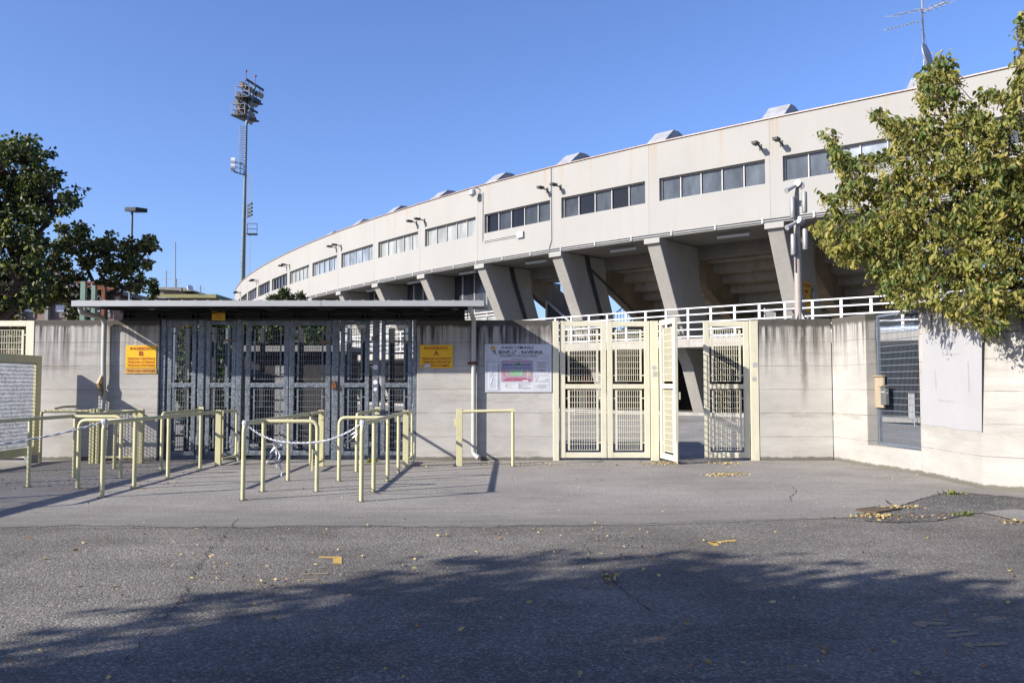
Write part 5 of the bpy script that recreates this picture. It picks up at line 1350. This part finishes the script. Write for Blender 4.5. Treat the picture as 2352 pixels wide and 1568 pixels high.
def crown_tree(name, base, poly, Y0, Y1_, label, mats, probs, leaf, ncl, cl, nleaf, group, trunk_r, seed, holes=.42, hscale=.03, ratio=.62, joints=()):
    g = np.random.default_rng(seed); base = Vector(base); e = empty(name, base, 0, label, 'tree', group)
    xs_ = [p[0] for p in poly]; ys_ = [p[1] for p in poly]; C = []; ph = g.uniform(0, 6.28, 6)
    tries = 0
    while len(C) < ncl and tries < ncl * 30:
        tries += 1
        x, y = g.uniform(min(xs_), max(xs_)), g.uniform(min(ys_), max(ys_))
        if not inside(poly, x, y): continue
        D = g.uniform(Y0, Y1_)
        f = math.sin(x * hscale * 2.1 + ph[0] + D * .3) + math.sin(y * hscale * 2.6 + ph[1] - D * .3) + math.sin((x + y) * hscale * 1.3 + ph[2]) + math.sin((x - y) * hscale * 3.1 + ph[3] + D * .3)
        if f < -2.2 + holes * 4: 
            if g.random() > .05: continue
        C.append(at(x, y, D))
    tb = MB(); J = [Vector(j) for j in joints]
    limbs(tb, (0, 0, -.1), J[0] - base, trunk_r, trunk_r * .7, .1)
    for j in J[1:]: limbs(tb, J[0] - base, j - base, trunk_r * .5, trunk_r * .2, .35, 9)
    for q in C:
        if g.random() < .5:
            j = min(J, key=lambda v: (v - q).length); limbs(tb, j - base, q - base, trunk_r * .12, .012, .5, 5)
    obj('trunk', tb, M['bark'], e, True)
    pts = []; dirs = []
    for q in C:
        ax = g.normal(size=3); ax /= np.linalg.norm(ax); ax[2] = abs(ax[2]) * .6
        o_ = g.normal(size=(nleaf, 3)); o_ /= np.linalg.norm(o_, axis=1, keepdims=True)
        rr = (g.random((nleaf, 1)) ** .6) * cl * g.uniform(.5, 1.2)
        pts.append(np.array(q - base) + o_ * rr * np.array([1, 1, .6]) + ax * (g.random((nleaf, 1)) - .5) * cl * 1.6); dirs.append(o_ + g.normal(size=(nleaf, 3)) * .7 + np.array([0, 0, -.35]))
    pts = np.concatenate(pts); dirs = np.concatenate(dirs); n = len(pts)
    leaf_mesh('crown', pts, dirs, g.uniform(.55, 1.3, n) * leaf, ratio, [M[m] for m in mats], g.choice(len(mats), n, p=probs), e, seed=seed)
P1 = [(-160, 330), (0, 338), (7, 325), (23, 312), (49, 309), (66, 316), (77, 329), (69, 345), (89, 347), (109, 347), (107, 362), (129, 377), (133, 394), (130, 412), (120, 431), (132, 446), (155, 446), (168, 426), (183, 429), (184, 447), (170, 456), (181, 465), (165, 473), (142, 491), (109, 493), (96, 510), (84, 527), (92, 540), (105, 560), (120, 600), (112, 650), (90, 680), (60, 702), (40, 722), (-160, 720)]
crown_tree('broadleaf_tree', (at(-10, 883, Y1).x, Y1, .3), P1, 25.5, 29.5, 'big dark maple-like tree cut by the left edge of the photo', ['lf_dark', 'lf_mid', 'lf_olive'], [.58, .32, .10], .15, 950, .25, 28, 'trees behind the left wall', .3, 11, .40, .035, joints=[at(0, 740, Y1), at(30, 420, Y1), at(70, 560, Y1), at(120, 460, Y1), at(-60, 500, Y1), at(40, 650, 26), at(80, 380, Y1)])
Y2 = 31.0
P2 = [(99, 556), (125, 540), (129, 523), (142, 517), (155, 522), (166, 520), (170, 504), (180, 507), (198, 521), (204, 543), (214, 529), (231, 532), (237, 546), (260, 527), (280, 540), (310, 547), (330, 546), (345, 546), (356, 560), (367, 569), (360, 581), (343, 579), (330, 592), (352, 599), (343, 612), (346, 625), (340, 648), (343, 668), (330, 675), (297, 660), (280, 676), (244, 666), (232, 690), (215, 706), (205, 735), (160, 735), (148, 702), (129, 690), (120, 722), (85, 712), (69, 680), (95, 660), (105, 600)]
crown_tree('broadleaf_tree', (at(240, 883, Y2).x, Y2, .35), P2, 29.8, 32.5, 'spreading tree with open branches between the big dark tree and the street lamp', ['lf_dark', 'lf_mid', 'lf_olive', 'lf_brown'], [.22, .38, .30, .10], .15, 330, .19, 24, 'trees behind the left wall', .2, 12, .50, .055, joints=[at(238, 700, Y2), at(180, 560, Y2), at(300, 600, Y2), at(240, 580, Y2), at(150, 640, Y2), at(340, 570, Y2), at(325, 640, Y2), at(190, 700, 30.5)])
Yc = 62.0
T3 = [B(350, 648, 6, Yc), B(350, 660, 8, Yc), B(351, 672, 9, Yc), B(351, 686, 9, Yc), B(351, 700, 9, Yc)]
blob_tree('cypress_tree', (at(351, 883, Yc).x, Yc, .4), T3, 'small dark upright conifer right of the spreading tree', ['lf_dark', 'lf_mid'], [.8, .2], .22, 9, .3, None, .1, seed=13)
Y4 = 25.0
P4 = [(425, 770), (470, 738), (540, 742), (600, 738), (660, 744), (720, 738), (765, 745), (772, 900), (740, 1000), (450, 1000), (420, 900)]
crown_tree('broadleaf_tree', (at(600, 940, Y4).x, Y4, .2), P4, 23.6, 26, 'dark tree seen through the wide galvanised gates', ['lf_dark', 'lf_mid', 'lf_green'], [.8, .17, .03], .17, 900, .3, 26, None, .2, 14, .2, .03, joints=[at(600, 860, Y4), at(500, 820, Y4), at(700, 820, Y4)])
Y5 = 24.0
T5 = [B(653, 683, 6, Y5), B(653, 672, 3, Y5), B(668, 688, 6, Y5), B(640, 687, 6, Y5), B(690, 684, 6, Y5), B(628, 689, 5, Y5), B(660, 700, 14, Y5), B(640, 712, 16, Y5), B(680, 710, 14, Y5)]
blob_tree('young_conifer', (at(657, 890, Y5).x, Y5, .2), T5, 'conifer tips peeping over the canopy in front of the stadium', ['lf_conifer', 'lf_dark'], [.8, .2], .13, 14, .12, None, .06, seed=15, ratio=.3, droop=.5)
Y6 = 28.5
T6 = [B(30, 760, 45, Y6), B(-20, 780, 50, Y6), B(70, 790, 25, Y6)]
blob_tree('shrub', (at(20, 900, Y6).x, Y6, .3), T6, 'yellow-green bush behind the mesh gate at the left edge', ['lf_olive', 'lf_yellow', 'lf_green'], [.5, .2, .3], .13, 8, .32, None, .1, seed=16, cat='shrub')
# trees behind the camera on the left whose shade falls across the road; two rear ones added to block sky
for i, (x, y, zc, sc, sd_) in enumerate(((-10.42, -1.12, 6.0, 1.15, 31), (-6.3, -.1, 5.7, .85, 32), (-1.8, -4.2, 5.8, 1.2, 33), (4.6, -4.0, 5.8, 1.2, 34), (-12.1, -3.3, 6.2, 1.2, 35), (-7.6, -3.6, 6.0, 1.2, 36))):
    c = Vector((x, y, 0)); bl_ = [(c + Vector((0, 0, zc)), 1.7 * sc)]
    g = np.random.default_rng(sd_)
    for a in range(9):
        an = a * 40 + g.uniform(-15, 15); rr = g.uniform(1.3, 2.0) * sc; bl_.append((c + Vector((rr * math.cos(R(an)), rr * math.sin(R(an)), zc + g.uniform(-1.5, 1.6) * sc)), g.uniform(.85, 1.25) * sc))
    blob_tree('roadside_tree', (x, y, 0), bl_, ['large leafy roadside tree left of the camera shading the road', 'smaller leafy roadside tree behind the camera shading the road at right', 'broad unseen tree straight behind the camera, added to block sky light', 'unseen tree behind the camera to the right, added to block sky light', 'outermost roadside tree far to the left of the camera', 'wide roadside tree between the left and rear ones'][i], ['lf_mid', 'lf_olive', 'lf_dark'], [.5, .3, .2], .17, 8, .36, 'roadside trees casting shade', .2, seed=sd_, nleaf=22)

# the box elder at the right
rt = empty('box_elder_tree', (9.6, 13.2, 0), 0, 'yellow-green box elder with drooping leaves reaching over the right wall', 'tree')
base = np.array([9.6, 13.2, 0.0]); bv = Vector(base)
spines = [  # picture points root -> tip, depth, radius in picture units
 ([(2420, 560), (2290, 430), (2185, 300), (2160, 200), (2150, 130)], 12.2, 34), ([(2420, 560), (2230, 470), (2110, 360), (2040, 300), (2008, 255)], 12.0, 30),
 ([(2420, 560), (2200, 500), (2040, 440), (1950, 380), (1898, 308)], 11.8, 22), ([(2420, 580), (2200, 520), (2050, 470), (1960, 450), (1888, 452)], 11.6, 26),
 ([(2420, 600), (2180, 560), (2040, 520), (1950, 520), (1880, 518)], 11.7, 26), ([(2420, 600), (2200, 590), (2080, 590), (1990, 570), (1925, 555)], 11.5, 32),
 ([(2420, 620), (2240, 630), (2140, 640), (2070, 630), (2020, 610)], 11.4, 30), ([(2420, 640), (2280, 660), (2180, 660), (2110, 670), (2060, 660)], 11.5, 26),
 ([(2420, 640), (2330, 660), (2260, 690), (2230, 715), (2222, 735)], 11.3, 24), ([(2420, 640), (2350, 670), (2310, 700), (2290, 730), (2282, 745)], 11.3, 22),
 ([(2420, 640), (2380, 670), (2350, 690), (2340, 715), (2335, 725)], 11.2, 24), ([(2440, 500), (2390, 330), (2350, 200), (2340, 110), (2343, 40)], 11.8, 20),
 ([(2420, 520), (2330, 420), (2270, 320), (2240, 260), (2228, 225)], 12.3, 30), ([(2420, 540), (2300, 480), (2230, 420), (2180, 400), (2130, 370)], 11.4, 36),
 ([(2420, 540), (2330, 500), (2250, 480), (2160, 470), (2080, 420)], 11.1, 36), ([(2420, 560), (2320, 540), (2230, 540), (2150, 540), (2060, 560)], 11.2, 34),
 ([(2420, 600), (2340, 590), (2270, 590), (2200, 600), (2150, 610)], 11.1, 34), ([(2420, 500), (2370, 420), (2330, 350), (2310, 290), (2300, 240)], 11.6, 30),
 ([(2440, 480), (2400, 380), (2370, 300), (2360, 250), (2350, 230)], 11.0, 34), ([(2420, 560), (2380, 540), (2340, 520), (2300, 560), (2280, 600)], 10.9, 36),
 ([(2420, 560), (2370, 480), (2330, 440), (2290, 400), (2260, 370)], 12.6, 38), ([(2420, 600), (2350, 620), (2290, 640), (2240, 650), (2200, 680)], 11.8, 24),
 ([(2460, 500), (2430, 480), (2400, 450), (2380, 420), (2350, 380)], 11.0, 40), ([(2460, 600), (2430, 600), (2400, 600), (2370, 620), (2350, 640)], 10.9, 36),
 ([(2300, 480), (2200, 380), (2120, 300), (2090, 330), (2060, 370)], 12.6, 22), ([(2300, 560), (2150, 560), (2050, 480), (1990, 420), (1960, 400)], 12.3, 22)]
tb = MB(); g = np.random.default_rng(5)
trunk_top = Vector((9.5, 12.9, 2.4))
limbs(tb, (0, 0, -.1), trunk_top - bv, .2, .15, .05)
P_l = []; D_l = []; S_l = []; MI = []
def add_leaf(p, d, s, m): P_l.append(p); D_l.append(d); S_l.append(s); MI.append(m)
CR = [(2352, 0), (2342, 20), (2333, 60), (2340, 100), (2328, 125), (2336, 160), (2320, 205), (2286, 200), (2262, 203), (2238, 209), (2262, 225), (2262, 262), (2246, 244), (2224, 228), (2204, 207), (2202, 188), (2194, 160), (2176, 123), (2152, 120), (2128, 150), (2105, 172), (2116, 200), (2109, 227), (2121, 258), (2104, 276), (2089, 262), (2066, 282), (2050, 276), (2036, 256), (2015, 240), (1995, 250), (2020, 270), (2028, 290), (2052, 315), (2045, 338), (2015, 350), (1986, 352), (1970, 365), (1942, 350), (1930, 330), (1924, 305), (1898, 291), (1882, 304), (1904, 318), (1908, 366), (1930, 390), (1942, 412), (1932, 436), (1913, 446), (1891, 433), (1874, 443), (1900, 460), (1908, 474), (1903, 488), (1906, 504), (1876, 508), (1861, 517), (1872, 528), (1885, 548), (1898, 566), (1912, 580), (1930, 590), (1952, 600), (1978, 606), (1995, 632), (2016, 642), (2032, 648), (2014, 664), (2028, 672), (2046, 682), (2058, 696), (2080, 702), (2105, 690), (2135, 702), (2158, 714), (2184, 722), (2190, 738), (2203, 728), (2232, 742), (2256, 752), (2283, 766), (2297, 764), (2311, 742), (2333, 727), (2420, 720), (2560, 640), (2560, 60)]
def RD(x): return 15.4 - 3.0 * min(1, max(0, (x - 1860) / 420))
holes = [(2178, 568, 26, 16), (2290, 250, 22, 26), (2226, 330, 14, 12), (2330, 400, 12, 10), (2092, 400, 12, 9), (2008, 470, 9, 9), (2245, 690, 14, 9), (1960, 560, 10, 7), (2140, 470, 10, 8), (2300, 620, 12, 9), (2068, 560, 9, 8)]
for sp_, Yd, rad in spines:
    n = len(sp_); pts = [trunk_top] + [at(x, y, RD(x) + .3) for i, (x, y) in enumerate(sp_)]
    Q = []
    for i in range(len(pts) - 1):
        for j in range(8): Q.append(pts[i].lerp(pts[i + 1], j / 8) + Vector(g.normal(size=3)) * .025)
    Q.append(pts[-1]); tb.tube([q - bv for q in Q], [.05 - .046 * i / len(Q) for i in range(len(Q))], 6)
k_ = 0
while k_ < 6400:
    x, y = g.uniform(1858, 2520), g.uniform(0, 772)
    if not inside(CR, x, y): continue
    if any(((x - hx) / ha) ** 2 + ((y - hy) / hb) ** 2 < 1 for hx, hy, ha, hb in holes): continue
    D = RD(x) + g.uniform(-.75, .95)
    f = math.sin(x * .045 + D * 2) + math.sin(y * .06 - D * 1.7) + math.sin((x + y) * .03 + 1)
    if f < -.9 and g.random() < .8: continue
    k_ += 1; q = np.array(at(x, y, D)); mood = math.sin(x * .021 + y * .017 + D)
    if g.random() < .3: tb.tube([Vector(q) - bv, Vector(q) - bv + ((Vector((9.0, 12.8, 3.6)) - Vector(q)).normalized() + Vector(g.normal(size=3)) * .3) * g.uniform(.15, .35)], [.003, .007], 4, False)
    if g.random() < .6:          # compound leaf: hanging leaflets
        out_ = g.normal(size=3) * .7; out_[2] = 0; tw = g.choice([0, 1, 2, 4], p=[.42, .26, .22, .10] if mood > -.3 else [.34, .10, .36, .20])
        for l_ in range(5): add_leaf(q + g.normal(size=3) * .03, out_ * .55 + g.normal(size=3) * .35 + np.array([0, 0, -.8]), g.uniform(.075, .135) * D / 12, tw)
    else:                        # drooping clusters of winged seeds
        for l_ in range(11): add_leaf(q + g.normal(size=3) * np.array([.05, .05, .02]) + np.array([0, 0, -.016 * l_]), g.normal(size=3) * .7 + np.array([0, 0, -.8]), g.uniform(.03, .055) * D / 12, g.choice([1, 3, 0], p=[.52, .10, .38]))
obj('trunk', tb, M['bark'], rt, True)
leaf_mesh('crown', np.array(P_l) - base, np.array(D_l), np.array(S_l), .46, [M[m] for m in ('lf_olive', 'lf_yellow', 'lf_green', 'lf_brown', 'lf_mid')], np.array(MI), rt, seed=9)
print('leaves', nl, len(P_l))

# ============================================================ fallen leaves, grate, paint marks
g = np.random.default_rng(21); P_l = []; MI = []; S_l = []
def fall(n, xr, yr, pb=.25, s=(.03, .07)):
    for _ in range(n):
        P = gz(g.uniform(*xr), g.uniform(*yr), .012); P_l.append(np.array(P)); MI.append(int(g.random() < pb)); S_l.append(g.uniform(*s))
def pile(n, xc, yc, sx, sy, pb=.12):
    for _ in range(n):
        P = gz(xc + g.normal() * sx, yc + g.normal() * sy, .012 + g.random() * .02); P_l.append(np.array(P)); MI.append(int(g.random() < pb)); S_l.append(g.uniform(.03, .055))
fall(260, (0, 2352), (1062, 1130), .5, (.018, .036)); fall(110, (0, 2352), (1130, 1230), .3, (.018, .036)); fall(135, (0, 2352), (1225, 1568), .18, (.025, .055))
fall(160, (0, 420), (1075, 1125), .8, (.025, .045)); fall(70, (1000, 1500), (1210, 1290), .2, (.02, .04)); fall(80, (380, 800), (1210, 1340), .25, (.02, .04))
pile(140, 1520, 1063, 20, 1.6); pile(90, 1655, 1090, 20, 1.6); pile(60, 1690, 1087, 20, 1.2); pile(70, 1665, 1063, 22, 1.5); pile(60, 1230, 1064, 60, 2, .5)
pile(60, 2020, 1182, 25, 1.8); pile(45, 2060, 1163, 25, 2); pile(70, 2040, 1186, 70, 3, .25); pile(30, 2325, 1196, 20, 2); pile(34, 1400, 1325, 9, 7); pile(30, 1250, 1068, 200, 3, .4)
P_l = np.array(P_l); n = len(P_l); dr = np.stack([g.normal(size=n), g.normal(size=n), g.uniform(-.15, .35, n)], 1)
lv = leaf_mesh('fallen_leaves', P_l, dr, np.array(S_l), .5, [M['fallen_y'], M['fallen_b']], np.array(MI), None, .2, seed=4)
tag(lv, kind='stuff')
lv['label'] = 'dry yellow and brown leaves scattered over the asphalt'; lv['category'] = 'leaves'
# drain grate
q = [gz(x, y) for x, y in ((1968, 1172), (2010, 1166.5), (2068, 1170), (2012, 1179))]
e = empty('drain_grate', (q[0] + q[2]) / 2, 0, 'rusty iron drain grate set in the asphalt near the right wall', 'drain'); c_ = Vector(e.location)
m_ = MB()
for a, b in zip(q, q[1:] + q[:1]): m_.bar(a - c_ + Vector((0, 0, .012)), b - c_ + Vector((0, 0, .012)), .03, .02)
obj('rim', m_, M['grate'], e); m_ = MB()
for i in range(1, 10):
    t = i / 10; m_.bar(q[0].lerp(q[1], t) - c_ + Vector((0, 0, .012)), q[3].lerp(q[2], t) - c_ + Vector((0, 0, .012)), .018, .018)
obj('bars', m_, M['grate'], e)
obj('pit', MB().add([Vector((p.x, p.y, .006)) - c_ for p in q], [(0, 1, 2, 3)]), M['dark'], e)  # flat black sheet paints the shade of a pit between the bars
# painted marks
def mark(pts, mt='roadpaint'):
    m_ = MB()
    for poly in pts: m_.add([gz(x, y, -.0005) for x, y in poly], [tuple(range(len(poly)))])
    struct('road_marking', m_, M[mt])
mark([[(732, 1277), (785, 1277.5), (785, 1281), (732, 1280)], [(765, 1281), (785, 1281), (785, 1293.5), (765, 1293)]])
mark([[(690, 1316), (755, 1314), (752, 1317), (720, 1318), (686, 1318.5)], [(680, 1330), (712, 1329), (735, 1330), (725, 1332), (690, 1331.5)]], 'roadpaint_faded')
mark([[(1623, 1244), (1690, 1238.5), (1692, 1242), (1640, 1246)], [(1625, 1245), (1645, 1243), (1652, 1252), (1642, 1253)]])
mark([[(2093, 1429), (2115, 1424), (2180, 1430), (2175, 1434), (2130, 1433), (2127, 1441), (2105, 1437)], [(2140, 1420), (2180, 1421), (2176, 1424), (2145, 1424)], [(2165, 1447), (2215, 1443), (2222, 1447), (2170, 1453)], [(2170, 1457), (2245, 1451), (2250, 1455), (2180, 1463)], [(2205, 1475), (2235, 1476), (2238, 1487), (2220, 1485)], [(2235, 1478), (2310, 1472), (2318, 1480), (2240, 1482)]], 'roadpaint_faded')
# weeds
def weed(x, y, label, n=40, s=.09, mats=('lf_green', 'lf_olive')):
    c = gz(x, y); e = empty('weed_tuft', c, 0, label, 'weed'); g = np.random.default_rng(int(x)); p = g.normal(size=(n, 3)) * np.array([.07, .03, .0]); d = g.normal(size=(n, 3)) * .6 + np.array([0, 0, .8])
    leaf_mesh('leaves', p, d, g.uniform(.5, 1.2, n) * s, .3, [M[m] for m in mats], g.choice(len(mats), n), e, seed=int(x))
weed(2190, 1136, 'small weed tuft on the kerb line near the right wall'); weed(2215, 1183, 'green weed patch beside the pale asphalt square', 50, .06); weed(850, 1062, 'dry grass tuft at the foot of the stickered gate post', 50, .1, ('lf_yellow', 'lf_olive')); weed(565, 1050, 'small creeping weed at the foot of the wide gate', 40, .1)

# ============================================================ things glimpsed inside the yard
# second row of turnstile cages behind the galvanised gates
for i, x in enumerate((395, 428, 490, 520, 600, 690, 800, 832, 900, 932)):
    X = at(x, 900, 19.6).x; wd = .05
    e = empty('turnstile_cage', (X, 19.6, gh(19.6)), 0, 'dark steel turnstile frame inside the gates, %s from the left' % ('first', 'second', 'third', 'fourth', 'fifth', 'sixth', 'seventh', 'eighth', 'ninth', 'tenth')[i], 'turnstile', 'turnstile frames behind the galvanised gates')
    obj('upright', MB().box(-wd, wd, 0, .1, 0, 2.9), M['mesh_blue'] if i % 3 == 0 else M['darksteel'], e)
    m_ = MB()
    for j in range(9): m_.bar((0, .05, .35 + j * .28), (.55 if i % 2 == 0 else -.55, .35, .35 + j * .28), .035, .035)
    obj('arms', m_, M['darksteel'], e)
# near-black hut added to stand in for the darkness behind the gates
a, b = at(560, 900, 21.5).x, at(850, 900, 21.5).x
e = empty('backdrop_hut', ((a + b) / 2, 21.5, .1), 0, 'low near-black hut added in the yard as dark backdrop behind the wide gates', 'hut'); w2 = (b - a) / 2
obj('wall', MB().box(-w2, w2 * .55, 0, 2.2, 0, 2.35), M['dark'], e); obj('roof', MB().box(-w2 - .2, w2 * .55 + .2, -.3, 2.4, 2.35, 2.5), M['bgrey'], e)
obj('door', MB().box(-w2 * .5, -w2 * .2, -.03, 0, 0, 2.0), M['steel'], e)
# small banner
q0 = at(726, 915, 24); e = empty('banner', q0, 0, 'small yellow, white and magenta banner glimpsed through the gates', 'banner')
obj('cloth', MB().box(0, .42, 0, .02, .18, .42), M['signY'], e); obj('border', MB().box(0, .42, -.004, .016, 0, .178), M['magenta'], e); obj('panel', MB().box(.14, .42, -.006, -.003, .2, .36), M['shutter'], e)
# crowd fence pieces and trolley under the deck
def sfence(x, y, Yd, W, rz, label, z=None, lean=0):
    p = at(x, y, Yd); p.z = gh(Yd) if z is None else z
    e = empty('crowd_fence', p, rz, label, 'fence')
    fr = MB().tube([(0, 0, 0), (0, 0, 1.05), (W, 0, 1.05), (W, 0, 0)], .02, 6); fr.tube([(0, 0, .2), (W, 0, .2)], .018, 6); obj('frame', fr, M['alu'], e)
    br = MB()
    for i in range(1, int(W / .12)): br.tube([(i * .12, 0, .2), (i * .12, 0, 1.05)], .009, 5)
    obj('bars', br, M['alu'], e)
sfence(1320, 945, 31.5, 1.6, R(20), 'steel crowd fence under the walkway behind the left cream gate')
sfence(2100, 945, 26.5, 1.6, R(70), 'steel crowd fence seen through the side wall grille')
q_ = S(.20, 1.6, ZW)
e = empty('crowd_fence', q_, R(60), 'grey crowd fence leaning on the walkway left of the camera pole', 'fence')
fr = MB().tube([(0, 0, 0), (0, 0, 1.0), (1.7, 0, 1.0), (1.7, 0, 0)], .022, 6).tube([(0, 0, .2), (1.7, 0, .2)], .018, 6); obj('frame', fr, M['alu'], e)
br = MB()
for i in range(1, 15): br.tube([(i * .115, 0, .2), (i * .115, 0, 1.0)], .01, 5)
obj('bars', br, M['alu'], e)
# pale wall panels with openings under the deck at the right (seen through the grille)
e = empty('kiosk', (S(-1.55, 7.2, .5)), 0, 'brown kiosk with pale shutters under the deck seen through the side grille', 'kiosk'); inv = Matrix.Translation(-Vector(e.location))
m_ = ext(MB(), [(7.2, .5), (7.2, 2.5), (8.8, 2.5), (8.8, .5)], [-1.75, -1.1]); o = obj('wall', m_, M['raker'], e); o.matrix_parent_inverse = inv
for u in (.0, .16, .32):
    m_ = ext(MB(), [(7.15, 1.3), (7.15, 2.1), (7.19, 2.1), (7.19, 1.3)], [-1.7 + u, -1.7 + u + .13]); o = obj('shutter', m_, M['soffit'], e); o.matrix_parent_inverse = inv

for o in bpy.data.objects:
    l = o.get('label')
    if l and len(l.split()) > 16: print('LONG', len(l.split()), o.name, l)
